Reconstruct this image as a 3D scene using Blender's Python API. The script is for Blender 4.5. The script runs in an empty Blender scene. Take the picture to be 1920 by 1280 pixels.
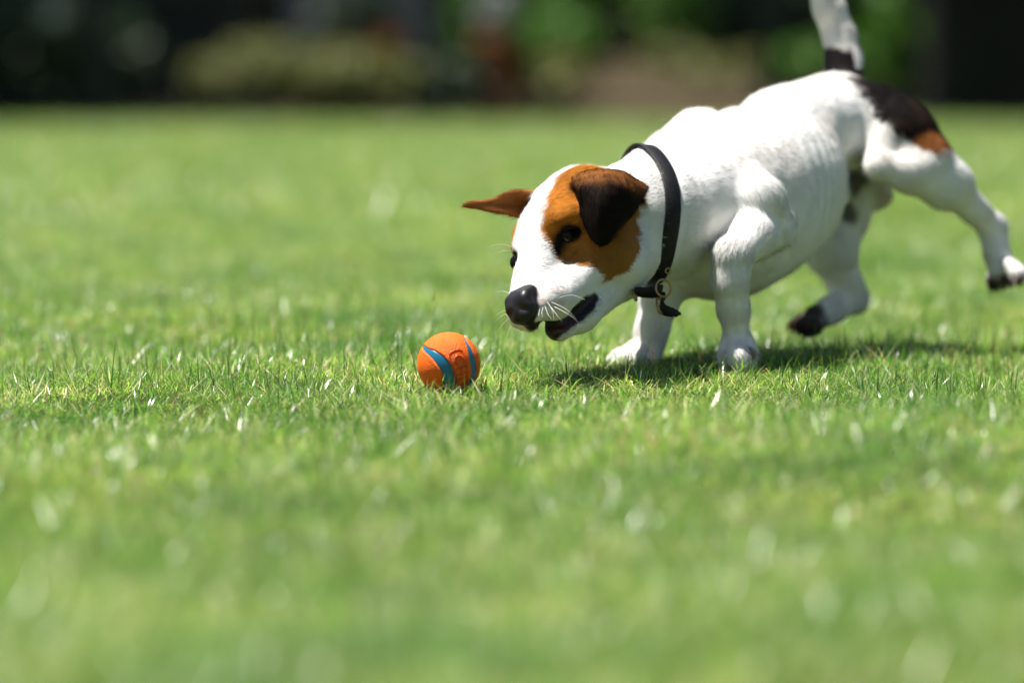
import bpy, bmesh, math, random
import numpy as np
from mathutils import Vector, Matrix

# ------------------------------------------------------------------ switches
BUILD_GRASS = True
BUILD_BACK = True
BUILD_FUR = True
VOX = 0.0018

random.seed(7)
rng = np.random.default_rng(11)
sc = bpy.context.scene
col = sc.collection

# ------------------------------------------------------------------ camera
CAM_H = 0.2666
PITCH = math.atan(520 / 7200)
FPX = 7200.0
cam_d = bpy.data.cameras.new('camera')
cam = bpy.data.objects.new('camera', cam_d)
col.objects.link(cam)
cam.location = (0, 0, CAM_H)
cam.rotation_euler = (math.pi / 2 - PITCH, 0, 0)
cam_d.sensor_width = 36
cam_d.lens = 135
cam_d.clip_start = 0.05
cam_d.clip_end = 2000
cam_d.dof.use_dof = True
cam_d.dof.focus_distance = 3.125
cam_d.dof.aperture_fstop = 3.0
cam_d.dof.aperture_blades = 0
sc.camera = cam

# ------------------------------------------------------------------ sky + sun
to_sun = Vector((-0.33, 0.05, 1.0)).normalized()
w = bpy.data.worlds.new('World')
sc.world = w
w.use_nodes = True
nt = w.node_tree
bg = nt.nodes['Background']
sky = nt.nodes.new('ShaderNodeTexSky')
sky.sky_type = 'NISHITA'
sky.sun_disc = False
sky.sun_elevation = math.asin(to_sun.z)
sky.sun_rotation = math.atan2(to_sun.x, to_sun.y)
sky.air_density = 1.0
sky.dust_density = 1.2
nt.links.new(sky.outputs[0], bg.inputs[0])
bg.inputs[1].default_value = 0.05
sun_d = bpy.data.lights.new('sun', 'SUN')
sun_d.energy = 5.0
sun_d.angle = math.radians(0.53)
sun_d.color = (1.0, 0.96, 0.90)
sun = bpy.data.objects.new('sun', sun_d)
col.objects.link(sun)
sun.rotation_euler = to_sun.to_track_quat('Z', 'Y').to_euler()
sc.view_settings.view_transform = 'Standard'
sc.view_settings.look = 'None'
sc.view_settings.exposure = 1.0
sc.view_settings.gamma = 1
sc.cycles.max_bounces = 6
sc.cycles.diffuse_bounces = 3
sc.cycles.glossy_bounces = 2
sc.cycles.transmission_bounces = 3
sc.cycles.use_adaptive_sampling = True
sc.cycles.adaptive_threshold = 0.02
sc.cycles.transparent_max_bounces = 8
sc.cycles.use_denoising = True


# ------------------------------------------------------------------ helpers
def P(px, py, d):
    """the point at optical depth d (metres) on the sight line of a 1920x1280 picture position"""
    x = (px - 960) / FPX
    y = (640 - py) / FPX
    f = np.array([0, math.cos(PITCH), -math.sin(PITCH)])
    u = np.array([0, math.sin(PITCH), math.cos(PITCH)])
    return np.array([0, 0, CAM_H]) + d * (f + x * np.array([1.0, 0, 0]) + y * u)


def tag(o, label=None, cat=None, group=None, kind=None):
    if label: o['label'] = label
    if cat: o['category'] = cat
    if group: o['group'] = group
    if kind: o['kind'] = kind
    return o


def empty(name, loc=(0, 0, 0), rz=0.0):
    o = bpy.data.objects.new(name, None)
    o.empty_display_size = 0.05
    col.objects.link(o)
    o.location = loc
    o.rotation_euler = (0, 0, rz)
    return o


def mesh_obj(name, verts, faces, mat=None, parent=None, smooth=True):
    me = bpy.data.meshes.new(name)
    me.from_pydata([tuple(v) for v in verts], [], [tuple(f) for f in faces])
    if smooth:
        me.polygons.foreach_set('use_smooth', [True] * len(me.polygons))
    if mat: me.materials.append(mat)
    me.update()
    o = bpy.data.objects.new(name, me)
    col.objects.link(o)
    if parent is not None: o.parent = parent
    return o


def fast_mesh(name, V, F, mat=None, smooth=True):
    """numpy verts (n,3), faces (m,3) or (m,4) -> mesh datablock"""
    me = bpy.data.meshes.new(name)
    n, m, k = len(V), len(F), F.shape[1]
    me.vertices.add(n)
    me.vertices.foreach_set('co', np.asarray(V, np.float32).ravel())
    me.loops.add(m * k)
    me.loops.foreach_set('vertex_index', np.asarray(F, np.int32).ravel())
    me.polygons.add(m)
    me.polygons.foreach_set('loop_start', np.arange(0, m * k, k, dtype=np.int32))
    me.polygons.foreach_set('loop_total', np.full(m, k, np.int32))
    me.update(calc_edges=True)
    me.polygons.foreach_set('use_smooth', np.full(m, smooth))
    if mat: me.materials.append(mat)
    me.validate()
    return me


def vcol(me, name, C):
    a = me.color_attributes.new(name, 'FLOAT_COLOR', 'POINT')
    d = np.ones((len(me.vertices), 4), np.float32)
    d[:, :C.shape[1]] = C
    a.data.foreach_set('color', d.ravel())


def box_data(bm, lo, hi):
    vs = [bm.verts.new((x, y, z)) for z in (lo[2], hi[2]) for y in (lo[1], hi[1]) for x in (lo[0], hi[0])]
    for f in ((0, 2, 3, 1), (4, 5, 7, 6), (0, 1, 5, 4), (2, 6, 7, 3), (0, 4, 6, 2), (1, 3, 7, 5)):
        bm.faces.new([vs[i] for i in f])


def boxes(name, lst, mat, parent=None, bevel=0.0):
    bm = bmesh.new()
    for lo, hi in lst: box_data(bm, lo, hi)
    if bevel:
        bmesh.ops.bevel(bm, geom=list(bm.edges), offset=bevel, segments=2, affect='EDGES', profile=0.7)
    me = bpy.data.meshes.new(name)
    bm.to_mesh(me); bm.free()
    me.materials.append(mat)
    o = bpy.data.objects.new(name, me)
    col.objects.link(o)
    if parent is not None: o.parent = parent
    return o


def tube_data(pts, rad, seg=8):
    pts = [np.array(p, float) for p in pts]
    V, F = [], []
    n = len(pts)
    ref = np.array([0.31, 0.17, 0.93])
    for i, p in enumerate(pts):
        t = pts[min(i + 1, n - 1)] - pts[max(i - 1, 0)]
        t /= np.linalg.norm(t) + 1e-9
        a = np.cross(t, ref); a /= np.linalg.norm(a) + 1e-9
        b = np.cross(t, a)
        r = rad[i] if hasattr(rad, '__len__') else rad
        for k in range(seg):
            an = 2 * math.pi * k / seg
            V.append(p + r * (math.cos(an) * a + math.sin(an) * b))
    for i in range(n - 1):
        for k in range(seg):
            k2 = (k + 1) % seg
            F.append((i * seg + k, i * seg + k2, (i + 1) * seg + k2, (i + 1) * seg + k))
    F.append(tuple(range(seg))[::-1])
    F.append(tuple((n - 1) * seg + k for k in range(seg)))
    return V, F


def tube(name, pts, rad, mat, parent=None, seg=8):
    V, F = tube_data(pts, rad, seg)
    return mesh_obj(name, V, F, mat, parent)


def spline(pts, n, closed=False):
    pts = [np.array(p, float) for p in pts]
    m = len(pts)
    out = []
    segs = m if closed else m - 1
    for s in range(segs):
        if closed:
            p0, p1, p2, p3 = pts[(s - 1) % m], pts[s], pts[(s + 1) % m], pts[(s + 2) % m]
        else:
            p0, p1, p2, p3 = pts[max(s - 1, 0)], pts[s], pts[s + 1], pts[min(s + 2, m - 1)]
        for k in range(n):
            t = k / n
            out.append(0.5 * ((2 * p1) + (p2 - p0) * t + (2 * p0 - 5 * p1 + 4 * p2 - p3) * t * t
                              + (3 * p1 - p0 - 3 * p2 + p3) * t ** 3))
    if not closed: out.append(pts[-1])
    return out


def new_mat(name):
    m = bpy.data.materials.new(name)
    m.use_nodes = True
    return m, m.node_tree, m.node_tree.nodes['Principled BSDF']


def noise_mat(name, c1, c2, scale=8.0, rough=0.8, bump=0.0, bscale=None, spec=0.3, metallic=0.0, detail=5, sheen=0):
    m, t, b = new_mat(name)
    tc = t.nodes.new('ShaderNodeTexCoord')
    n = t.nodes.new('ShaderNodeTexNoise')
    n.inputs['Scale'].default_value = scale
    n.inputs['Detail'].default_value = detail
    t.links.new(tc.outputs['Object'], n.inputs['Vector'])
    r = t.nodes.new('ShaderNodeValToRGB')
    r.color_ramp.elements[0].position = 0.35
    r.color_ramp.elements[1].position = 0.65
    r.color_ramp.elements[0].color = (*c1, 1)
    r.color_ramp.elements[1].color = (*c2, 1)
    t.links.new(n.outputs['Fac'], r.inputs['Fac'])
    t.links.new(r.outputs['Color'], b.inputs['Base Color'])
    b.inputs['Roughness'].default_value = rough
    b.inputs['Specular IOR Level'].default_value = spec
    b.inputs['Metallic'].default_value = metallic
    if bump:
        n2 = t.nodes.new('ShaderNodeTexNoise')
        n2.inputs['Scale'].default_value = bscale or scale * 4
        n2.inputs['Detail'].default_value = 4
        t.links.new(tc.outputs['Object'], n2.inputs['Vector'])
        bp = t.nodes.new('ShaderNodeBump')
        bp.inputs['Strength'].default_value = bump
        bp.inputs['Distance'].default_value = 0.02
        t.links.new(n2.outputs['Fac'], bp.inputs['Height'])
        t.links.new(bp.outputs['Normal'], b.inputs['Normal'])
    return m


def leaf_mat(name, ca, cb, attr=None, trans=0.35, rough=0.45, spec=0.4, worldscale=0.8, sat=1.1, val=1.35):
    """thin-leaf material: diffuse + translucent + gloss; colour varies per instance and over the ground"""
    m, t, b = new_mat(name)
    out = t.nodes['Material Output']
    oi = t.nodes.new('ShaderNodeObjectInfo')
    geo = t.nodes.new('ShaderNodeNewGeometry')
    nz = t.nodes.new('ShaderNodeTexNoise')
    nz.inputs['Scale'].default_value = worldscale
    nz.inputs['Detail'].default_value = 4
    t.links.new(geo.outputs['Position'], nz.inputs['Vector'])
    mx = t.nodes.new('ShaderNodeMix'); mx.data_type = 'RGBA'
    mx.inputs[6].default_value = (*ca, 1); mx.inputs[7].default_value = (*cb, 1)
    ad = t.nodes.new('ShaderNodeMath'); ad.operation = 'MULTIPLY_ADD'
    ad.inputs[1].default_value = 0.35; 
    t.links.new(oi.outputs['Random'], ad.inputs[0])
    mr = t.nodes.new('ShaderNodeMapRange')
    mr.inputs['From Min'].default_value = 0.3; mr.inputs['From Max'].default_value = 0.7
    mr.inputs['To Min'].default_value = -0.1; mr.inputs['To Max'].default_value = 0.8
    t.links.new(nz.outputs['Fac'], mr.inputs['Value'])
    t.links.new(mr.outputs['Result'], ad.inputs[2])
    t.links.new(ad.outputs[0], mx.inputs[0])
    c = mx.outputs[2]
    if attr:
        at = t.nodes.new('ShaderNodeAttribute'); at.attribute_name = attr
        mu = t.nodes.new('ShaderNodeMix'); mu.data_type = 'RGBA'; mu.blend_type = 'MULTIPLY'
        mu.inputs[0].default_value = 1
        t.links.new(c, mu.inputs[6]); t.links.new(at.outputs['Color'], mu.inputs[7])
        c = mu.outputs[2]
    t.links.new(c, b.inputs['Base Color'])
    b.inputs['Roughness'].default_value = rough
    b.inputs['Specular IOR Level'].default_value = spec
    tr = t.nodes.new('ShaderNodeBsdfTranslucent')
    hs = t.nodes.new('ShaderNodeHueSaturation')
    hs.inputs['Saturation'].default_value = sat; hs.inputs['Value'].default_value = val
    t.links.new(c, hs.inputs['Color'])
    t.links.new(hs.outputs[0], tr.inputs['Color'])
    ms = t.nodes.new('ShaderNodeMixShader')
    ms.inputs[0].default_value = trans
    t.links.new(b.outputs[0], ms.inputs[1]); t.links.new(tr.outputs[0], ms.inputs[2])
    t.links.new(ms.outputs[0], out.inputs['Surface'])
    return m


def smooth01(x, a, b):
    t = np.clip((x - a) / (b - a), 0, 1)
    return t * t * (3 - 2 * t)


def vnoise(p, scale, seed=0):
    """value noise on numpy points, 0..1"""
    q = p * scale + seed * 17.31
    i = np.floor(q).astype(np.int64); f = q - i
    f = f * f * (3 - 2 * f)

    def h(ix, iy, iz):
        n = (ix * 374761393 + iy * 668265263 + iz * 2147483647 + seed * 974711) & 0xffffffff
        n = ((n ^ (n >> 13)) * 1274126177) & 0xffffffff
        return ((n ^ (n >> 16)) & 0xffff) / 65535.0
    r = 0
    for dx in (0, 1):
        for dy in (0, 1):
            for dz in (0, 1):
                wgt = (f[:, 0] if dx else 1 - f[:, 0]) * (f[:, 1] if dy else 1 - f[:, 1]) * (f[:, 2] if dz else 1 - f[:, 2])
                r = r + wgt * h(i[:, 0] + dx, i[:, 1] + dy, i[:, 2] + dz)
    return r


# ================================================================== GROUND
def lawn_height(x, y):
    return (0.006 * np.sin(x * 5.1 + y * 2.3) + 0.005 * np.sin(y * 7.7 - x * 3.1 + 1.0)
            + 0.004 * np.sin(x * 13.0 + 2.0) * np.sin(y * 9.0)) * np.clip(1.0 - np.abs(y - 3) / 12, 0.25, 1)


soil = noise_mat('lawn_soil', (0.035, 0.045, 0.015), (0.075, 0.095, 0.028), 6, 0.95, 0.4, 60, 0.1)
xs = np.concatenate([[-600, -150, -40, -12], np.linspace(-4, 4, 81), [12, 40, 150, 600]])
ys = np.concatenate([[-300, -60, -10, -1], np.linspace(0.2, 7, 86), np.linspace(7.5, 18, 20), [40, 90, 250, 900]])
gx, gy = np.meshgrid(xs, ys, indexing='ij')
gz = lawn_height(gx, gy) * (np.abs(gx) < 5) * (gy > 0) * (gy < 16.5)
V = np.stack([gx, gy, gz], -1).reshape(-1, 3)
ny = len(ys)
F = np.array([(i * ny + j, (i + 1) * ny + j, (i + 1) * ny + j + 1, i * ny + j + 1)
              for i in range(len(xs) - 1) for j in range(ny - 1)])
ground = bpy.data.objects.new('lawn_ground', fast_mesh('lawn_ground', V, F, soil))
col.objects.link(ground)
tag(ground, 'flat lawn soil under the short green grass', 'ground', kind='structure')

# ================================================================== GRASS
m_grass = leaf_mat('grass_blade', (0.56, 0.78, 0.60), (1.52, 1.40, 1.08), 'blade', trans=0.44, rough=0.27, spec=0.6, worldscale=5.0, sat=1.08, val=1.75)
GREENS = np.array([(0.045, 0.135, 0.022), (0.105, 0.230, 0.040), (0.200, 0.330, 0.075), (0.310, 0.425, 0.130)])
STRAW = np.array([(0.50, 0.44, 0.27), (0.58, 0.54, 0.38), (0.33, 0.24, 0.12)])


def blade_mesh(name, spec, rs):
    """spec: list of (root xy, height, lean angle, azimuth, curl, width, colour)"""
    V, F, C = [], [], []
    for (x, y, h, lean, az, curl, wd, c) in spec:
        a = np.array([math.cos(az), math.sin(az), 0]); s_ = np.array([-math.sin(az), math.cos(az), 0])
        tw = rs.uniform(-0.9, 0.9)
        sd_ = s_ * math.cos(tw) + a * math.sin(tw) * 0.6
        p = np.array([x, y, -0.004]); n = 4
        b0 = len(V)
        for i in range(n):
            t_ = i / (n - 1)
            ang = lean + curl * t_
            if i: p = p + (h / (n - 1)) * (a * math.sin(ang) + np.array([0, 0, math.cos(ang)]))
            if p[2] < 0.002 and i > 1: p[2] = 0.002
            ww = wd * (1 - t_ ** 1.6) * 0.5
            if i < n - 1:
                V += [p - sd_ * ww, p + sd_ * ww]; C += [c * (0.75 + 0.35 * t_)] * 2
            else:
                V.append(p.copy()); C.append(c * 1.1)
        F += [(b0, b0 + 1, b0 + 3, b0 + 2), (b0 + 2, b0 + 3, b0 + 5, b0 + 4), (b0 + 4, b0 + 5, b0 + 6)]
    me = bpy.data.meshes.new(name)
    me.from_pydata([tuple(v) for v in V], [], F)
    me.polygons.foreach_set('use_smooth', [True] * len(me.polygons))
    me.materials.append(m_grass)
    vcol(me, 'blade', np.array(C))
    return me


def tuft(name, rad, n, hr, lr, wr, straw, rs):
    sp = []
    for _ in range(n):
        r = rad * math.sqrt(rs.random()); a = rs.random() * 2 * math.pi
        kind = rs.random()
        if rs.random() < 0.009 and wr[1] < 0.002:  # pale wide blades added to read as bright glints
            sp.append((r * math.cos(a), r * math.sin(a), rs.uniform(0.016, 0.034), rs.uniform(0.7, 1.4), rs.random() * 6.283, rs.uniform(-0.2, 0.6), rs.uniform(0.0018, 0.0030), np.array([0.50, 0.48, 0.36]) * rs.uniform(0.8, 1.05)))
            continue
        if rs.random() < straw:
            c = STRAW[rs.integers(3)] * rs.uniform(0.75, 1.1); h = rs.uniform(0.8, 1.6) * hr[1]; ln = rs.uniform(0.8, 1.55)
        else:
            c = GREENS[rs.integers(4)] * rs.uniform(0.5, 1.4)
            if kind < 0.68: h = rs.uniform(0.6, 1.4) * hr[1]; ln = rs.uniform(0.9, 1.55)
            elif kind < 0.94: h = rs.uniform(*hr); ln = rs.uniform(*lr)
            else: h = rs.uniform(0.9, 1.5) * hr[1]; ln = rs.uniform(0.0, 0.5); c = c * 0.75
        sp.append((r * math.cos(a), r * math.sin(a), h, ln, rs.random() * 6.283, rs.uniform(-0.3, 1.2), rs.uniform(*wr), c))
    return blade_mesh(name, sp, rs)


def stalk(name, rs, kind):
    """a tall lone stem with a seed head or a few upright blades"""
    if kind == 0:
        sp = [(rs.normal() * 0.006, rs.normal() * 0.006, rs.uniform(0.030, 0.058), rs.uniform(0.0, 0.55), rs.random() * 6.283, rs.uniform(-0.1, 0.6),
               rs.uniform(0.0007, 0.0013), GREENS[rs.integers(3)] * rs.uniform(0.7, 1.1)) for _ in range(rs.integers(3, 8))]
        return blade_mesh(name, sp, rs)
    h = rs.uniform(0.028, 0.050); az = rs.random() * 6.283; ln = rs.uniform(0.05, 0.5)
    top = np.array([math.cos(az) * math.sin(ln) * h, math.sin(az) * math.sin(ln) * h, math.cos(ln) * h])
    sp = []
    for k in range(2):
        sp.append((0, 0, h * 1.25, ln * 0.85, az + k * 1.57 * 0, 0.1, 0.0012, np.array([0.12, 0.18, 0.04])))
    me_spec = sp
    brown = [np.array([0.26, 0.14, 0.06]), np.array([0.08, 0.06, 0.035]), np.array([0.36, 0.26, 0.13])][rs.integers(3)]
    V, F, C = [], [], []
    mats = blade_mesh(name, me_spec, rs)
    bm = bmesh.new(); bm.from_mesh(mats)
    lay = bm.verts.layers.float_color['blade']
    hl = rs.uniform(0.006, 0.013)
    dv = top / np.linalg.norm(top)
    s1 = np.cross(dv, [0.3, 0.9, 0.1]); s1 /= np.linalg.norm(s1); s2 = np.cross(dv, s1)
    for q in range(9):
        t_ = q / 8
        c0_ = top + dv * hl * t_
        an = q * 2.4
        o_ = (s1 * math.cos(an) + s2 * math.sin(an))
        sz = 0.0012 * (1 - 0.6 * t_)
        vs = [bm.verts.new(c0_ - dv * sz), bm.verts.new(c0_ + o_ * sz * 0.9), bm.verts.new(c0_ + dv * sz * 1.6 + o_ * sz * 0.6), bm.verts.new(c0_ - o_ * sz * 0.5)]
        for v_ in vs: v_[lay] = (*(brown * rs.uniform(0.7, 1.3)), 1)
        bm.faces.new(vs)
    bm.to_mesh(mats); bm.free()
    return mats


def scatter(name, pts, rots, scl, idx, coll, label, cat):
    me = bpy.data.meshes.new(name)
    me.vertices.add(len(pts)); me.vertices.foreach_set('co', np.asarray(pts, np.float32).ravel())
    for nm, ty, key, val in (('rot', 'FLOAT_VECTOR', 'vector', rots), ('scl', 'FLOAT_VECTOR', 'vector', scl), ('idx', 'INT', 'value', idx)):
        at_ = me.attributes.new(nm, ty, 'POINT')
        at_.data.foreach_set(key, np.ascontiguousarray(val, np.int32 if ty == 'INT' else np.float32).ravel())
    me.materials.append(m_grass)
    o = bpy.data.objects.new(name, me); col.objects.link(o)
    ng = bpy.data.node_groups.new(name + '_nodes', 'GeometryNodeTree')
    ng.interface.new_socket('Geometry', in_out='INPUT', socket_type='NodeSocketGeometry')
    ng.interface.new_socket('Geometry', in_out='OUTPUT', socket_type='NodeSocketGeometry')
    N = ng.nodes; L = ng.links
    gi = N.new('NodeGroupInput'); go = N.new('NodeGroupOutput')
    ip = N.new('GeometryNodeInstanceOnPoints')
    ci = N.new('GeometryNodeCollectionInfo'); ci.inputs['Collection'].default_value = coll
    ci.inputs['Separate Children'].default_value = True; ci.inputs['Reset Children'].default_value = True
    def na(nm, ty):
        q = N.new('GeometryNodeInputNamedAttribute'); q.data_type = ty; q.inputs['Name'].default_value = nm
        return q.outputs[0]
    L.new(gi.outputs[0], ip.inputs['Points']); L.new(ci.outputs[0], ip.inputs['Instance'])
    ip.inputs['Pick Instance'].default_value = True
    L.new(na('idx', 'INT'), ip.inputs['Instance Index'])
    L.new(na('rot', 'FLOAT_VECTOR'), ip.inputs['Rotation']); L.new(na('scl', 'FLOAT_VECTOR'), ip.inputs['Scale'])
    L.new(ip.outputs[0], go.inputs[0])
    md = o.modifiers.new('scatter', 'NODES'); md.node_group = ng
    tag(o, label, cat, kind='stuff')
    return o


def tuft_coll(name, meshes):
    c = bpy.data.collections.new(name)
    for i, m_ in enumerate(meshes):
        c.objects.link(bpy.data.objects.new('%s_%02d' % (name, i), m_))
    return c


if BUILD_GRASS:
    rs = np.random.default_rng(5)
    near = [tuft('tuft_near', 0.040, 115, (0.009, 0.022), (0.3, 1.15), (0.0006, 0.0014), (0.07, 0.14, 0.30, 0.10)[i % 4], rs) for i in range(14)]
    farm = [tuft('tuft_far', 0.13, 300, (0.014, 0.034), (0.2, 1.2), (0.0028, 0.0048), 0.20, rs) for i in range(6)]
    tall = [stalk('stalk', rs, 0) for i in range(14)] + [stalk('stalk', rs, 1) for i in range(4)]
    PAWS = [P(1384, 690, 3.24), P(1180, 690, 3.31), P(1210, 690, 3.32)]

    def pts_in(z0, z1, sp, sx, ox):
        out = []
        zz = z0
        while zz < z1:
            hw = sx * zz + ox
            n = int(2 * hw / sp)
            x = np.linspace(-hw, hw, n) + rs.uniform(-0.5, 0.5, n) * sp
            out.append(np.stack([x, zz + rs.uniform(-0.5, 0.5, n) * sp, np.zeros(n)], 1))
            zz += sp
        p = np.concatenate(out)
        p[:, 2] = lawn_height(p[:, 0], p[:, 1])
        return p

    p1 = pts_in(1.3, 6.6, 0.026, 0.17, 0.55)
    n = len(p1)
    hvar = 0.62 + 0.7 * vnoise(p1 * np.array([1, 1, 0]), 9, 5) + 0.25 * (vnoise(p1 * np.array([1, 1, 0]), 30, 6) - 0.5)
    for q in PAWS:
        dd = np.linalg.norm(p1[:, :2] - q[:2], axis=1)
        hvar *= 1 - 0.5 * smooth01(dd, 0.045, 0.02)
    scl = np.stack([np.ones(n), np.ones(n), hvar], 1) * rs.uniform(0.85, 1.15, (n, 1))
    rot = np.stack([rs.normal(0, 0.08, n), rs.normal(0, 0.08, n), rs.uniform(0, 6.283, n)], 1)
    patchy = (vnoise(p1 * np.array([1, 1, 0]), 7, 9) * 14 + rs.uniform(-4, 4, n)).astype(int) % 14
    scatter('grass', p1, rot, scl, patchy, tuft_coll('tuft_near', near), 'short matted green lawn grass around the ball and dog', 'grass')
    p2 = pts_in(6.5, 16.9, 0.12, 0.18, 1.3)
    n = len(p2)
    scl = np.stack([np.ones(n), np.ones(n), rs.uniform(0.8, 1.3, n)], 1)
    rot = np.stack([np.zeros(n), np.zeros(n), rs.uniform(0, 6.283, n)], 1)
    scatter('far_grass', p2, rot, scl, rs.integers(0, 6, n), tuft_coll('tuft_far', farm), 'distant blurred lawn stretching back to the fence', 'grass')
    p3 = pts_in(1.6, 5.2, 0.045, 0.17, 0.2)
    keep = (vnoise(p3 * np.array([1, 1, 0]), 6, 12) + rs.uniform(-0.25, 0.25, len(p3)) > 0.54)
    for q in PAWS: keep &= np.linalg.norm(p3[:, :2] - q[:2], axis=1) > 0.03
    keep &= np.linalg.norm(p3[:, :2] - P(841, 700, 3.06)[:2], axis=1) > 0.055
    p3 = p3[keep]; n = len(p3)
    rot = np.stack([np.zeros(n), np.zeros(n), rs.uniform(0, 6.283, n)], 1)
    s_ = rs.uniform(0.6, 1.15, (n, 1)) * np.ones((1, 3))
    scatter('tall_grass', p3, rot, s_, rs.integers(0, 18, n), tuft_coll('stalk', tall), 'upright grass blades and brown seed stalks above the mat', 'grass')
# ================================================================== BACKGROUND
def bxz(px, py, d):
    q = P(px, py, d)
    return q


def leaf_cloud(n, blobs, size, rs, flat=0.0):
    """leaf-sized kite faces spread through the given ellipsoids (centre, radii)"""
    vol = np.array([r[0] * r[1] * r[2] for c, r in blobs]) ** 0.67
    which = rs.choice(len(blobs), n, p=vol / vol.sum())
    d = rs.normal(size=(n, 3)); d /= np.linalg.norm(d, axis=1)[:, None]
    rad = rs.random(n) ** 0.45
    C = np.array([b[0] for b in blobs])[which]; R = np.array([b[1] for b in blobs])[which]
    pos = C + d * rad[:, None] * R
    nr = d + rs.normal(size=(n, 3)) * 0.7 + np.array([0, 0, 0.5]); nr /= np.linalg.norm(nr, axis=1)[:, None]
    a = np.cross(nr, rs.normal(size=(n, 3))); a /= np.linalg.norm(a, axis=1)[:, None]
    b = np.cross(nr, a)
    s = size * rs.uniform(0.6, 1.3, n)[:, None]
    V = np.stack([pos - a * s, pos - b * s * 0.45, pos + a * s, pos + b * s * 0.45], 1).reshape(-1, 3)
    F = np.arange(n * 4).reshape(n, 4)
    col_ = np.repeat((0.7 + 0.6 * rs.random(n))[:, None] * np.ones((1, 3)), 4, 0)
    return V, F, col_


def leaf_obj(name, n, blobs, size, mat, parent, rs):
    V, F, C = leaf_cloud(n, blobs, size, rs)
    me = fast_mesh(name, V, F, mat, smooth=False)
    vcol(me, 'leaf', C)
    o = bpy.data.objects.new(name, me); col.objects.link(o)
    o.parent = parent
    return o


m_bark = noise_mat('bark', (0.014, 0.011, 0.009), (0.035, 0.027, 0.02), 12, 0.95, 0.8, 40, 0.1)
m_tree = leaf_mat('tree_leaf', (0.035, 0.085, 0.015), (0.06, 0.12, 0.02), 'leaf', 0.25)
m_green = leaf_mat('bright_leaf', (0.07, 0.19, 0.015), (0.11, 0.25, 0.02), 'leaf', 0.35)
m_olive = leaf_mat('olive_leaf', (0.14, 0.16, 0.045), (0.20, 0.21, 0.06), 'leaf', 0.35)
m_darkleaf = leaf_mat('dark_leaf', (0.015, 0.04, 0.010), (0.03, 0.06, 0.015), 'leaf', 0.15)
m_mulch = noise_mat('mulch', (0.042, 0.032, 0.018), (0.078, 0.060, 0.034), 5, 0.95, 0.6, 25, 0.1)
m_red = leaf_mat('red_flower', (0.35, 0.06, 0.015), (0.45, 0.12, 0.03), 'leaf', 0.2)

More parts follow.
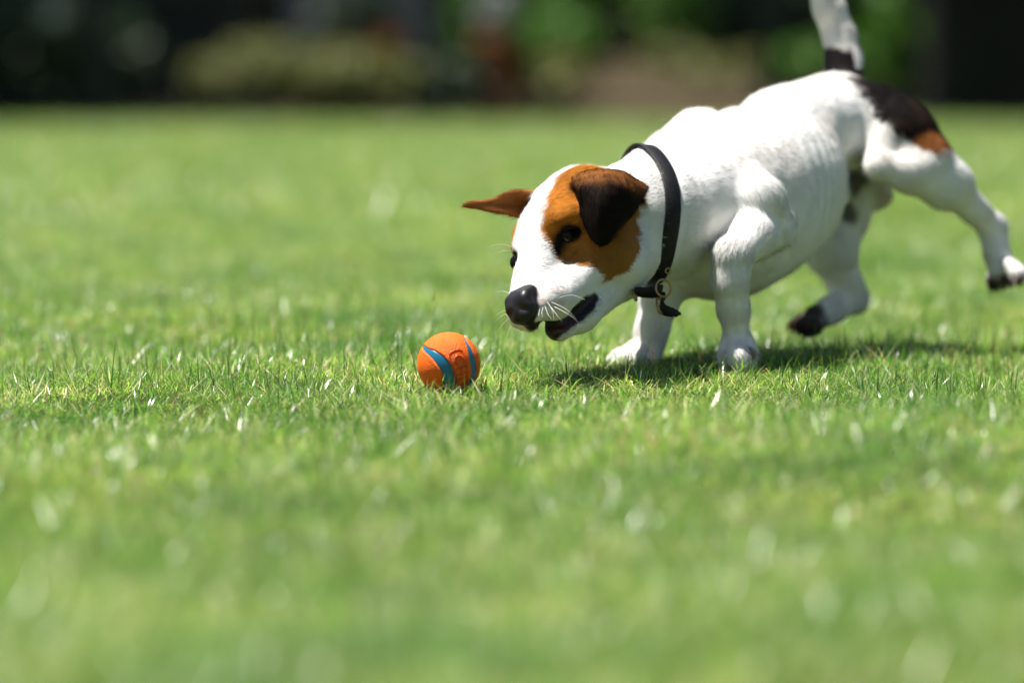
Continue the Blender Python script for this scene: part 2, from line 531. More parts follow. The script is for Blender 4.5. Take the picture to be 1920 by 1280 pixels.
if BUILD_BACK:
    K = 0.69
    rb = np.random.default_rng(21)
    # bare earth bank behind the lawn
    xs = np.linspace(-9, 9, 60); ys = np.linspace(24.5 * K, 30, 24)
    gx, gy = np.meshgrid(xs, ys, indexing='ij')
    gz = 0.004 + 0.24 * smooth01(gy, 24.6 * K, 27.8 * K) + 0.05 * np.sin(gx * 1.7) * smooth01(gy, 24.6 * K, 26.3 * K) + 0.03 * np.sin(gx * 4 + gy * 2) * smooth01(gy, 24.6 * K, 25.3 * K)
    V = np.stack([gx, gy, gz], -1).reshape(-1, 3); nn = len(ys)
    F = np.array([(i * nn + j, (i + 1) * nn + j, (i + 1) * nn + j + 1, i * nn + j + 1) for i in range(59) for j in range(nn - 1)])
    bank = bpy.data.objects.new('earth_bank', fast_mesh('earth_bank', V, F, m_mulch)); col.objects.link(bank)
    tag(bank, 'brown mulch bank rising behind the fence', 'bank', kind='structure')

    def bank_z(x, y):
        return float(0.004 + 0.24 * smooth01(np.array(y), 24.6 * K, 27.8 * K))

    # ---- fence
    m_fence = noise_mat('dark_fence_metal', (0.012, 0.016, 0.014), (0.022, 0.026, 0.022), 20, 0.6)
    fy = 24.3 * K
    fence = empty('wire_fence', (0, fy, 0))
    tag(fence, 'low dark wire fence with posts along the far edge of the lawn', 'fence')
    for k in range(-4, 5):
        x = P(815, 150, fy)[0] + k * 1.45
        post = boxes('post', [((x - 0.036, -0.036, -0.05), (x + 0.036, 0.036, 1.02))], m_fence, fence, 0.006)
        boxes('post_cap', [((x - 0.042, -0.042, 1.022), (x + 0.042, 0.042, 1.04))], m_fence, post, 0.005)
    for z in (0.07, 0.52, 0.95):
        boxes('rail', [((-9.2, -0.013, z), (8.2, 0.014, z + 0.022))], m_fence, fence)
    wl = [((x - 0.003, -0.020, 0.04), (x + 0.003, -0.0145, 0.965)) for x in np.arange(-9.1, 8.1, 0.06)]
    wm = boxes('wire_mesh', wl, m_fence, fence); wm['kind'] = 'stuff'

    # ---- shrubs
    def shrub(name, label, px, d, wx, h, mat, n, size, group='shrubs behind the fence', z0=None):
        d = (d - 1.7) * K; wx *= K; h *= K; size *= K
        if z0: z0 *= K
        x = P(px, 150, d)[0]
        zb = bank_z(x, d) if z0 is None else z0
        o = empty(name, (x, d, zb))
        bl = []
        for k in range(7):
            bl.append(((rb.uniform(-.5, .5) * wx, rb.uniform(-.3, .3) * wx, h * rb.uniform(0.3, 0.72)), (wx * rb.uniform(.22, .34), wx * rb.uniform(.22, .34), h * rb.uniform(.24, .36))))
        leaf_obj('foliage', n, bl, size, mat, o, rb)
        for k in range(3):
            a = rb.uniform(-.15, .15) * wx
            tube('stem', [(a * .3, 0, -0.05), (a * .7, 0.02, h * .3), (a * 1.6, 0.03, h * .65)], [0.012, 0.009, 0.004], m_bark, o, 6)
        tag(o, label, 'shrub', group)
        return o

    shrub('shrub', 'sunlit olive green shrub left of the dark fence post', 530, 26.9, 1.2, 0.55, m_olive, 2600, 0.045, z0=0.0)
    shrub('shrub', 'sunlit yellowish shrub between olive shrub and dark fence post', 705, 27.2, 1.05, 0.52, m_olive, 2400, 0.045, z0=0.0)
    fs = shrub('flowering_shrub', 'dark shrub with reddish flowers above the olive shrubs', 672, 29.2, 0.5, 0.62, m_darkleaf, 1200, 0.05)
    for fx in (-0.12, 0.22):
        leaf_obj('flower_cluster', 40, [((fx * K, -0.14, 0.145), (0.07, 0.04, 0.04))], 0.025, m_red, fs, rb)
    shrub('shrub', 'tall bright green shrub right of the dark fence post', 850, 27.2, 0.30, 1.3, m_green, 1500, 0.05, z0=0.05)
    shrub('shrub', 'low dark green shrub at the foot of the fence post', 830, 26.6, 0.40, 0.50, m_darkleaf, 900, 0.04, z0=0.0)
    shrub('shrub', 'rounded green shrub right of the rust coloured planter', 1030, 28.4, 0.75, 0.60, m_green, 1500, 0.05, z0=0.2)
    shrub('shrub', 'large green shrub in the middle, above the head of the dog', 1215, 29.5, 1.1, 0.95, m_green, 2000, 0.055)
    shrub('shrub', 'olive shrub low on the bank behind the back of the dog', 1335, 28.2, 0.7, 0.42, m_olive, 1000, 0.045, z0=0.15)
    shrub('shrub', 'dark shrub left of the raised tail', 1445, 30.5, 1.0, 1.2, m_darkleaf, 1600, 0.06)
    shrub('shrub', 'bright green shrub between the raised tail and the black shed', 1680, 26.7, 0.5, 1.0, m_green, 2000, 0.05, z0=0.0)
    shrub('shrub', 'mid green shrub low on the bank left of the bright green shrub', 1560, 27.6, 0.8, 0.55, m_green, 1500, 0.05, z0=0.1)
    shrub('shrub', 'olive green shrub right beside the planter', 1010, 27.0, 0.45, 0.5, m_olive, 1200, 0.045, z0=0.0)
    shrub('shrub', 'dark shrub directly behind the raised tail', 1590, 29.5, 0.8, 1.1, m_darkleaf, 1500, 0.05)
    shrub('shrub', 'added black green shrub that darkens the left edge', 20, 26.6, 1.1, 0.9, m_darkleaf, 2200, 0.05, z0=0.02)  # this and the next dark shrub are added so the left bank reads shaded
    shrub('shrub', 'added black green shrub that darkens the bank left of the grey shed', 150, 26.7, 0.8, 0.75, m_darkleaf, 1600, 0.05, z0=0.02)

    # ---- rust coloured planter with a pale plant
    m_rust = noise_mat('terracotta', (0.20, 0.060, 0.022), (0.30, 0.095, 0.035), 9, 0.85, 0.3, 60, 0.2)
    m_pale = noise_mat('pale_stone', (0.42, 0.43, 0.42), (0.55, 0.55, 0.53), 7, 0.9, 0.3, 40, 0.2)
    q = P(932, 180, 25.2 * K)
    pl = empty('planter', (q[0], 25.2 * K, 0.04))
    prof = [(0.10, 0.0), (0.115, 0.02), (0.11, 0.1), (0.125, 0.35), (0.14, 0.44), (0.155, 0.45), (0.155, 0.50), (0.13, 0.50), (0.12, 0.46)]
    V, F = [], []
    for r, z in prof:
        r *= K; z *= K
        for k in range(20): V.append((r * math.cos(k * math.pi / 10), r * math.sin(k * math.pi / 10), z))
    for i in range(len(prof) - 1):
        for k in range(20): F.append((i * 20 + k, i * 20 + (k + 1) % 20, (i + 1) * 20 + (k + 1) % 20, (i + 1) * 20 + k))
    F.append(tuple(range(160, 180)))
    mesh_obj('pot', V, F, m_rust, pl)
    m_silver = leaf_mat('silver_leaf', (0.36, 0.40, 0.36), (0.5, 0.52, 0.48), 'leaf', 0.1)
    leaf_obj('plant', 500, [((0, 0, 0.46), (0.10, 0.10, 0.12))], 0.03, m_silver, pl, rb)
    tag(pl, 'rust coloured planter with a pale silvery plant right of the fence post', 'planter')

    # ---- black shed at the right, grey storage shed at the left
    m_black = noise_mat('black_stained_timber', (0.006, 0.007, 0.006), (0.014, 0.014, 0.012), 6, 0.8, 0.3, 40, 0.2)
    m_grey = noise_mat('dark_grey_timber', (0.020, 0.023, 0.023), (0.034, 0.037, 0.036), 6, 0.8, 0.3, 40, 0.2)

    def shed(name, label, x0, x1, y0, y1, z, mat):
        o = empty(name, ((x0 + x1) / 2, y0, 0))
        hx = (x1 - x0) / 2
        boxes('core', [((-hx + .02, 0.02, -.05), (hx - .02, y1 - y0, z))], mat, o)
        n = max(3, int((x1 - x0) / 0.14)); wd = (x1 - x0) / n
        for k in range(n):
            boxes('board', [((-hx + k * wd + .004, -0.004 * (k % 2), 0.0), (-hx + (k + 1) * wd - .004, 0.018, z - .01))], mat, o)
        ns = max(3, int((y1 - y0) / 0.14)); ws = (y1 - y0 - 0.03) / ns
        for sgn in (-1, 1):
            for k in range(ns):
                xa = hx - .019 if sgn > 0 else -hx - 0.004
                boxes('board', [((xa, .022 + k * ws + .004, 0), (xa + .023, .022 + (k + 1) * ws - .004, z - .01))], mat, o)
        rf = boxes('roof', [((-hx - .04, -.06, z + .002), (hx + .04, y1 - y0 + .05, z + .05))], mat, o, 0.01)
        boxes('fascia', [((-hx - .04, -.08, z - .03), (hx + .04, -.062, z + .06))], mat, rf)
        tag(o, label, 'shed')
        return o

    shed('garden_shed', 'black timber shed at the right edge behind the hind leg', P(1748, 100, 24.0 * K)[0], P(1748, 100, 24.0 * K)[0] + 2.0, 24.0 * K, 24.7 * K, 2.0, m_black)
    shed('storage_shed', 'low dark grey shed behind the fence on the left', P(215, 100, 25.8 * K)[0], P(450, 100, 25.8 * K)[0], 25.8 * K, 27.1 * K, 0.60, m_grey)

    # ---- made-up pale ovals standing in for pale blurs in the dark left
    def oval(label, px, py, d, rx, rz, tilt):
        q = P(px, py, d)
        V, F = [], []
        rings = [(1.0, 0.0), (1.0, -0.012), (0.94, -0.02), (0.5, -0.024), (0.02, -0.025)]
        for k_, yy in rings:
            for k in range(24):
                a = k * math.pi / 12
                V.append((rx * k_ * math.cos(a), yy, rz * k_ * math.sin(a)))
        for i in range(4):
            for k in range(24): F.append((i * 24 + k, i * 24 + (k + 1) % 24, (i + 1) * 24 + (k + 1) % 24, (i + 1) * 24 + k))
        F.append(tuple(range(24))); F.append(tuple(range(96, 120)))
        o = mesh_obj('oval_stand_in', V, F, m_pale)
        o.location = q; o.rotation_euler = (0, tilt, 0)
        tag(o, label, 'panel', 'made-up pale ovals at the left')
    oval('made-up pale grey oval on the front of the dark grey shed', 236, 82, 25.78 * K, 0.06, 0.088, 0.35)
    oval('made-up pale grey oval at the fence near the top left corner', 103, 18, 24.26 * K, 0.055, 0.075, 0.5)

    # ---- pale wall far behind
    wl_ = empty('garden_wall', (0, 23.0, 0))
    m_wall = noise_mat('pale_render', (0.22, 0.23, 0.225), (0.28, 0.28, 0.27), 2, 0.9, 0.2, 20, 0.2)
    xa, xb = P(540, 0, 23.0)[0], P(965, 0, 23.0)[0]
    boxes('wall_panel', [((xa, 0, 0.2), (xb, 0.2, 1.9))], m_wall, wl_)
    boxes('coping', [((xa - .05, -.05, 1.902), (xb + .05, .25, 1.98))], m_pale, wl_, 0.01)
    tag(wl_, 'pale rendered wall glimpsed above the flowering shrub', 'wall')

    # ---- trees: trunks in view, crowns overhead shade the background
    def tree(label, x, y, tr, h, cr, n, lean=0.0, zc=None):
        zb = bank_z(x, y) if y > 17 else 0
        o = empty('tree', (x, y, zb))
        tp = (lean, 0, h)
        tube('trunk', [(0, 0, -.1), (lean * .15, 0, .15), (lean * .5, .05, h * .5), tp], [tr * 1.35, tr, tr * .85, tr * .55], m_bark, o, 12)
        bl = []
        for k in range(9):
            a = k * 2.4; r = cr * (0.25 + 0.5 * ((k * 0.37) % 1))
            c = np.array([lean + math.cos(a) * r, math.sin(a) * r, h + cr * (0.15 + 0.5 * ((k * 0.61) % 1))])
            bl.append((c, np.array([cr * .5, cr * .5, cr * .36])))
            if k < 5:
                tube('limb', [(lean * .8, 0, h * .8), tuple((np.array([lean, 0, h]) + c) / 2 + [0, 0, -.1]), tuple(c)], [tr * .4, tr * .28, tr * .1], m_bark, o, 7)
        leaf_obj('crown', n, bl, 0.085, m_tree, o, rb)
        tag(o, label, 'tree', 'shade trees along the far edge')
        return o

    tree('thick dark tree trunk standing left of the grey shed', P(165, 100, 17.4)[0], 17.4, 0.10, 2.3, 1.6, 5200, lean=-2.2)
    tree('tree trunk in shade behind the pale wall', P(500, 20, 23.8)[0], 23.8, 0.11, 2.4, 2.0, 4200, lean=-1.0)
    tree('dark trunk above the back of the dog, left of the tail', P(1140, 20, 19.6)[0], 19.6, 0.11, 2.3, 2.0, 3000, lean=0.8)
    tree('dark trunk behind the shrubs near the raised tail', P(1420, 20, 20.6)[0], 20.6, 0.11, 2.3, 1.8, 3000, lean=-0.3)
    tree('trunk beside the black shed', P(1990, 20, 20.6)[0], 20.6, 0.10, 2.3, 1.8, 4600, lean=0.5)

    # ---- hedge added to shut out bright low sky, with a solid core
    hd = empty('hedge', (0, 26.0, 0))
    boxes('blocking_core', [((-11.7, .35, 0.2), (11.7, 1.2, 4.2))], m_darkleaf, hd)
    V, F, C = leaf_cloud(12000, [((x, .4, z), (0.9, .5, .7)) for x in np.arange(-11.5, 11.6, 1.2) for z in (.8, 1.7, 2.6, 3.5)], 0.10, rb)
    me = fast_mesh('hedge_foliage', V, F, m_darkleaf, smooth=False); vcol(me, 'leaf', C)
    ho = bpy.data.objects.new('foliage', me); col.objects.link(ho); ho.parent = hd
    tag(hd, 'tall dark hedge added to shut out the low sky behind the shrubs', 'hedge')
# ================================================================== BALL
BALL_C = P(841.5, 682, 3.09)
BALL_R = 59.5 * 3.09 / FPX
m_orange, t, b = new_mat('orange_rubber')
b.inputs['Base Color'].default_value = (0.88, 0.145, 0.002, 1)
b.inputs['Roughness'].default_value = 0.55
b.inputs['Specular IOR Level'].default_value = 0.3
b.inputs['Subsurface Weight'].default_value = 0.35
b.inputs['Subsurface Radius'].default_value = (1.0, 0.35, 0.08)
b.inputs['Subsurface Scale'].default_value = 0.012
tc = t.nodes.new('ShaderNodeTexCoord')
vz = t.nodes.new('ShaderNodeTexVoronoi'); vz.inputs['Scale'].default_value = 1000
t.links.new(tc.outputs['Object'], vz.inputs['Vector'])
bp = t.nodes.new('ShaderNodeBump'); bp.inputs['Strength'].default_value = 1.0; bp.inputs['Distance'].default_value = 0.0006
bp.invert = True
t.links.new(vz.outputs['Distance'], bp.inputs['Height']); t.links.new(bp.outputs['Normal'], b.inputs['Normal'])
m_blue, t, b = new_mat('blue_rubber')
b.inputs['Base Color'].default_value = (0.006, 0.14, 0.26, 1); b.inputs['Roughness'].default_value = 0.33
m_letter, t, b = new_mat('raised_letter_rubber')
b.inputs['Base Color'].default_value = (0.60, 0.055, 0.001, 1); b.inputs['Roughness'].default_value = 0.4

RT, UPV = np.array([1.0, 0, 0]), np.array([0, math.sin(PITCH), math.cos(PITCH)])
TOW = -np.array([0, math.cos(PITCH), -math.sin(PITCH)])


def bdir(x, y, s=1):
    z = s * math.sqrt(max(0, 1 - x * x - y * y))
    return x * RT + y * UPV + z * TOW


# two tapered stripes: curves on the sphere with a half width at each point
ST1 = [((-.62, .50, -1), .05), ((-.735, .47, 1), .075), ((-.55, .36, 1), .11), ((-.27, .13, 1), .16), ((-.03, -.22, 1), .19), ((.05, -.55, 1), .21), ((.0, -.85, 1), .19), ((-.2, -.95, -1), .12)]
ST2 = [((.40, .80, -1), .03), ((.53, .80, 1), .05), ((.68, .50, 1), .10), ((.80, .08, 1), .15), ((.84, -.28, 1), .18), ((.74, -.62, 1), .20), ((.5, -.82, -1), .16), ((.3, -.9, -1), .1)]


def stripe_path(st):
    pts = [np.append(bdir(*q), wv * 1.12) for q, wv in st]
    out = np.array(spline(pts, 14))
    out[:, :3] /= np.linalg.norm(out[:, :3], axis=1)[:, None]
    return out


paths = [stripe_path(ST1), stripe_path(ST2)]


def stripe_sd(D):
    best = np.full(len(D), 9.0); which = np.zeros(len(D), int)
    for k, pa in enumerate(paths):
        for i in range(len(pa)):
            e = np.arccos(np.clip(D @ pa[i, :3], -1, 1)) - pa[i, 3]
            m = e < best
            best[m] = e[m]; which[m] = k
    return best, which


nu, nv = 260, 130
th = np.linspace(0, math.pi, nv + 1)[1:-1]
ph = np.linspace(0, 2 * math.pi, nu, endpoint=False)
tt, pp = np.meshgrid(th, ph, indexing='ij')
D = np.stack([np.sin(tt) * np.cos(pp), np.sin(tt) * np.sin(pp), np.cos(tt)], -1).reshape(-1, 3)
D = np.concatenate([D, [[0, 0, 1.0], [0, 0, -1.0]]])
sd, which = stripe_sd(D)
rr = BALL_R * (1 - 0.075 * smooth01(sd, 0.012, -0.03) + 0.006 * smooth01(np.abs(sd - 0.03), 0.03, 0.0))
VB = D * rr[:, None]
FB = [(i * nu + k, (i + 1) * nu + k, (i + 1) * nu + (k + 1) % nu, i * nu + (k + 1) % nu) for i in range(nv - 2) for k in range(nu)]
nD = (nv - 1) * nu
ball = mesh_obj('ball', VB, FB + [(nD, k, (k + 1) % nu) for k in range(nu)] + [(nD + 1, (nv - 2) * nu + (k + 1) % nu, (nv - 2) * nu + k) for k in range(nu)], m_orange)
ball.location = Vector(BALL_C)
tag(ball, 'small orange rubber ball with two blue stripes lying in the grass', 'ball')
for k, pa in enumerate(paths):
    V, F = [], []
    n = len(pa)
    for i in range(n):
        t_ = pa[min(i + 1, n - 1), :3] - pa[max(i - 1, 0), :3]
        s_ = np.cross(pa[i, :3], t_); s_ /= np.linalg.norm(s_)
        for q in np.linspace(-1, 1, 9):
            a_ = q * pa[i, 3] * 0.97
            dv = pa[i, :3] * math.cos(a_) + s_ * math.sin(a_)
            V.append(dv * BALL_R * (0.966 - 0.02 * abs(q) ** 8))
    for i in range(n - 1):
        for j in range(8): F.append((i * 9 + j, i * 9 + j + 1, (i + 1) * 9 + j + 1, (i + 1) * 9 + j))
    mesh_obj('stripe', V, F, m_blue, ball)

# raised lettering that runs down the panel between the stripes
cu = bpy.data.curves.new('lettering_curve', 'FONT')
cu.body = 'CHUCKIT!'
cu.size = 0.0116
cu.align_x = 'LEFT'; cu.align_y = 'CENTER'
cu.offset = 0.0001
cu.space_character = 1.2
cu.resolution_u = 3
tmp = bpy.data.objects.new('lettering_tmp', cu); col.objects.link(tmp)
bpy.context.view_layer.update()
lm = bpy.data.meshes.new_from_object(tmp.evaluated_get(bpy.context.evaluated_depsgraph_get()))
bpy.data.objects.remove(tmp)
bm = bmesh.new(); bm.from_mesh(lm)
bmesh.ops.triangulate(bm, faces=bm.faces)
bmesh.ops.subdivide_edges(bm, edges=[e for e in bm.edges if e.calc_length() > 0.002], cuts=2)
ret = bmesh.ops.extrude_face_region(bm, geom=list(bm.faces))
top = set(v for v in ret['geom'] if isinstance(v, bmesh.types.BMVert))
c0 = bdir(.27, .30); run = bdir(.40, -.42) - bdir(.27, .30)
run -= (run @ c0) * c0; run /= np.linalg.norm(run)
upd = np.cross(c0, run)          # letter tops point to the right
if upd @ RT < 0: upd = -upd
for v in bm.verts:
    s_ = v.co.x / BALL_R; y_ = v.co.y / BALL_R
    dv = c0 * math.cos(s_) + run * math.sin(s_)
    dv = dv * math.cos(y_) + upd * math.sin(y_)
    v.co = Vector(dv * BALL_R * (1.020 if v in top else 0.99))
bmesh.ops.recalc_face_normals(bm, faces=bm.faces)
bm.to_mesh(lm); bm.free()
lm.materials.clear(); lm.materials.append(m_letter)
lm.name = 'lettering'
lo_ = bpy.data.objects.new('lettering', lm); col.objects.link(lo_); lo_.parent = ball
# raised frame line round the lettering
def on_ball(s_, y_, k=1.006):
    dv = c0 * math.cos(s_) + run * math.sin(s_)
    dv = dv * math.cos(y_) + upd * math.sin(y_)
    return dv * BALL_R * k
fr = [(1.5, .22), (.6, .22), (.1, .23), (-.08, .21), (-.13, .1), (-.13, -.1), (-.08, -.22), (.1, -.26), (.4, -.25), (.6, -.20), (.8, -.22), (1.5, -.22)]
pts = spline([np.array([a_, c_, 0]) for a_, c_ in fr], 6)
tube('lettering_frame', [on_ball(q[0], q[1]) for q in pts], 0.0005, m_letter, ball, 6)
# ================================================================== DOG
# signed-distance modelling of one continuous body, then surface nets
def S(px, py, d, r):
    """ball of r picture pixels at depth d -> (centre, radius in metres)"""
    return (P(px, py, d), r * d / FPX)


def d_rc(p, A, B):
    (a, ra), (b, rb) = A, B
    ba = b - a
    t = np.clip(((p - a) @ ba) / max(ba @ ba, 1e-12), 0, 1)
    return np.linalg.norm(p - a - t[:, None] * ba, axis=1) - (ra + t * (rb - ra))


def d_ell(p, c, ax, r):
    q = (p - c) @ ax
    q1 = q / r
    k0 = np.linalg.norm(q1, axis=1) + 1e-9
    k1 = np.linalg.norm(q1 / r, axis=1) + 1e-9
    return k0 * (k0 - 1) / k1


def d_tri(p, a, b, c):
    ba, cb, ac = b - a, c - b, a - c
    pa, pb, pc = p - a, p - b, p - c
    n = np.cross(ba, ac)

    def seg(q, e):
        t = np.clip((q @ e) / (e @ e), 0, 1)
        v = q - t[:, None] * e
        return np.einsum('ij,ij->i', v, v)
    s = (np.sign(pa @ np.cross(ba, n)) + np.sign(pb @ np.cross(cb, n)) + np.sign(pc @ np.cross(ac, n)))
    edge = np.minimum(np.minimum(seg(pa, ba), seg(pb, cb)), seg(pc, ac))
    pl = (pa @ n) ** 2 / (n @ n)
    return np.sqrt(np.where(s < 2.0, edge, pl))


def su(a, b, k):
    h = np.clip(k - np.abs(a - b), 0, None) / k
    return np.minimum(a, b) - h * h * k * 0.25


def ss(a, b, k):  # smooth subtraction a minus b
    h = np.clip(k - np.abs(a + b), 0, None) / k
    return np.maximum(a, -b) + h * h * k * 0.25


def frame(f, up=(0, 0, 1)):
    f = np.array(f, float); f /= np.linalg.norm(f)
    l = np.cross(np.array(up, float), f); l /= np.linalg.norm(l)
    u = np.cross(f, l)
    return np.stack([f, l, u], 1)


# --- main landmarks ------------------------------------------------
U_BODY = P(1300, 430, 3.31) - P(1600, 235, 3.53)       # points forward
BF = frame(U_BODY)                                     # columns: forward, left, up
H_RIB = P(1424, 368, 3.405)

# head axes (forward, left, up) found from the eyes, nose and ears
cr, cu_, ct = np.array([1.0, 0, 0]), np.array([0, math.sin(PITCH), math.cos(PITCH)]), -np.array([0, math.cos(PITCH), -math.sin(PITCH)])
HM = np.array([[-0.470, 0.755, -0.457], [-0.342, 0.321, 0.883], [0.814, 0.571, 0.107]])
HF, HL, HU = [HM[0, i] * cr + HM[1, i] * cu_ + HM[2, i] * ct for i in range(3)]
HEAD_AX = np.stack([HF, HL, HU], 1)
H0 = P(1032, 455, 3.17)
HS = 0.0133


def torso(p):
    d = d_ell(p, H_RIB, BF, np.array([0.110, 0.063, 0.0755]))
    d = su(d, d_ell(p, P(1350, 405, 3.345), BF, np.array([0.075, 0.058, 0.072])), 0.03)     # fore-chest
    d = su(d, d_rc(p, S(1465, 262, 3.46, 98), S(1550, 230, 3.53, 88)), 0.016)                # loin
    d = su(d, d_ell(p, P(1578, 232, 3.535), BF, np.array([0.050, 0.045, 0.039])), 0.02)      # croup
    d = su(d, d_rc(p, S(1325, 276, 3.375, 46), S(1390, 286, 3.42, 46)), 0.03)                # withers
    d = su(d, d_rc(p, S(1370, 244, 3.41, 32), S(1340, 330, 3.33, 40)), 0.014)
    d = su(d, d_rc(p, S(1308, 238, 3.36, 17), S(1335, 310, 3.325, 34)), 0.010)               # scapula
    d = su(d, d_rc(p, S(1345, 318, 3.312, 34), S(1360, 346, 3.300, 27)), 0.010)              # point of the shoulder
    d = su(d, d_rc(p, S(1215, 405, 3.26, 104), S(1320, 385, 3.34, 128)), 0.03)               # neck
    d = su(d, d_rc(p, S(1222, 312, 3.28, 30), S(1300, 262, 3.36, 40)), 0.03)
    # ribs
    q = (p - H_RIB) @ BF
    side = smooth01(q[:, 1], 0.02, 0.05) * smooth01(-q[:, 0], -0.015, 0.02) * smooth01(q[:, 0], -0.11, -0.07) * smooth01(np.abs(q[:, 2]), 0.06, 0.03)
    d = d + 0.0011 * side * np.sin((q[:, 0] + 0.35 * q[:, 2]) * 2 * math.pi / 0.0165)
    return d


def chain(p, balls, k=0.010):
    d = None
    for a, b in zip(balls[:-1], balls[1:]):
        e = d_rc(p, a, b)
        d = e if d is None else su(d, e, k)
    return d


# legs: lists of balls
LEG_FL = [S(1400, 346, 3.300, 34), S(1426, 376, 3.284, 43), S(1454, 422, 3.292, 33)]
ARM_FL = [S(1452, 438, 3.305, 33), S(1412, 444, 3.268, 40), S(1374, 480, 3.242, 35), S(1370, 525, 3.240, 30),
          S(1374, 575, 3.246, 27), S(1381, 632, 3.252, 27)]
ELBOW = [S(1458, 418, 3.296, 28), S(1476, 446, 3.292, 14)]
TOE_FL = [[S(1362 + i * 13, 634, 3.250 - 0.006 * (i in (1, 2)), 11), S(1358 + i * 16, 664 + (3 if i in (1, 2) else 0), 3.240 - 0.008 * (i in (1, 2)), 11.5),
           S(1358 + i * 16.5, 682, 3.240 - 0.008 * (i in (1, 2)), 10.5)] for i in range(4)]
LEG_FR = [S(1262, 480, 3.335, 50), S(1236, 560, 3.33, 34), S(1222, 620, 3.325, 27), S(1213, 660, 3.322, 30)]
TOE_FR = [[S(1200, 645, 3.33, 16), S(1160, 666, 3.33, 12), S(1140, 678, 3.328, 10)],
          [S(1205, 645, 3.32, 16), S(1172, 669, 3.312, 13), S(1154, 682, 3.308, 11)],
          [S(1213, 650, 3.315, 16), S(1195, 673, 3.30, 13), S(1184, 686, 3.295, 11)],
          [S(1222, 655, 3.315, 16), S(1222, 677, 3.303, 13), S(1218, 688, 3.30, 11)]]
LEG_HL = [S(1650, 225, 3.525, 66), S(1690, 256, 3.512, 62), S(1735, 304, 3.502, 50), S(1778, 345, 3.508, 42), S(1824, 392, 3.53, 24),
          S(1858, 428, 3.545, 23)]
STIFLE = [S(1664, 250, 3.505, 46), S(1645, 313, 3.476, 24), S(1704, 324, 3.484, 35), S(1765, 350, 3.505, 38)]
HOCK_HL = [S(1836, 404, 3.538, 14), S(1872, 424, 3.555, 16)]
FOOT_HL = [S(1860, 428, 3.548, 24), S(1868, 470, 3.545, 22), S(1878, 505, 3.54, 26)]
TOE_HL = [[S(1872 + i * 7, 498, 3.54 - 0.01 * (i - 1.5), 15), S(1864 + i * 15, 522 - i * 3, 3.535 - 0.012 * (i - 1.5), 14),
           S(1862 + i * 15, 533 - i * 4, 3.53 - 0.012 * (i - 1.5), 11)] for i in range(4)]
LEG_HR = [S(1590, 300, 3.585, 76), S(1576, 400, 3.555, 52), S(1560, 470, 3.535, 46), S(1580, 525, 3.545, 30), S(1598, 558, 3.55, 24)]
HOCK_HR = [S(1592, 528, 3.555, 20), S(1612, 562, 3.56, 18)]
FOOT_HR = [S(1600, 562, 3.55, 24), S(1560, 580, 3.525, 24), S(1532, 594, 3.51, 25)]
TOE_HR = [[S(1538, 594, 3.51 - 0.012 * (i - 1.5), 16), S(1505 + 7 * i, 604 + i * 3, 3.492 - 0.014 * (i - 1.5), 14),
           S(1490 + 9 * i, 608 + i * 5, 3.488 - 0.014 * (i - 1.5), 11)] for i in range(4)]
TAIL = [S(1585, 170, 3.56, 38), S(1582, 118, 3.575, 31), S(1574, 70, 3.58, 27), S(1556, 20, 3.58, 26), S(1530, -40, 3.575, 22),
        S(1508, -85, 3.57, 14)]
SCROT = [S(1640, 345, 3.56, 30), S(1652, 366, 3.555, 22)]
SHEATH = [S(1590, 345, 3.52, 24), S(1545, 395, 3.47, 20)]

def nose_sd(p):
    q = (p - P(980, 572, 3.0995)) @ HEAD_AX
    taper = 1 + 14.0 * np.clip(-q[:, 2], 0, 0.02)
    q = np.abs(np.stack([q[:, 0] + 0.25 * q[:, 2], q[:, 1] * taper, q[:, 2]], 1)) - np.array([0.0042, 0.0066, 0.0056])
    ns = np.linalg.norm(np.clip(q, 0, None), axis=1) + np.minimum(q.max(1), 0) - 0.0065
    ns = su(ns, d_rc(p, S(962, 582, 3.096, 12), S(972, 590, 3.093, 10)), 0.004)
    ns = su(ns, d_rc(p, S(994, 576, 3.091, 12), S(990, 586, 3.091, 11)), 0.004)
    return su(ns, d_rc(p, S(980, 594, 3.094, 12), S(986, 602, 3.095, 10)), 0.005)


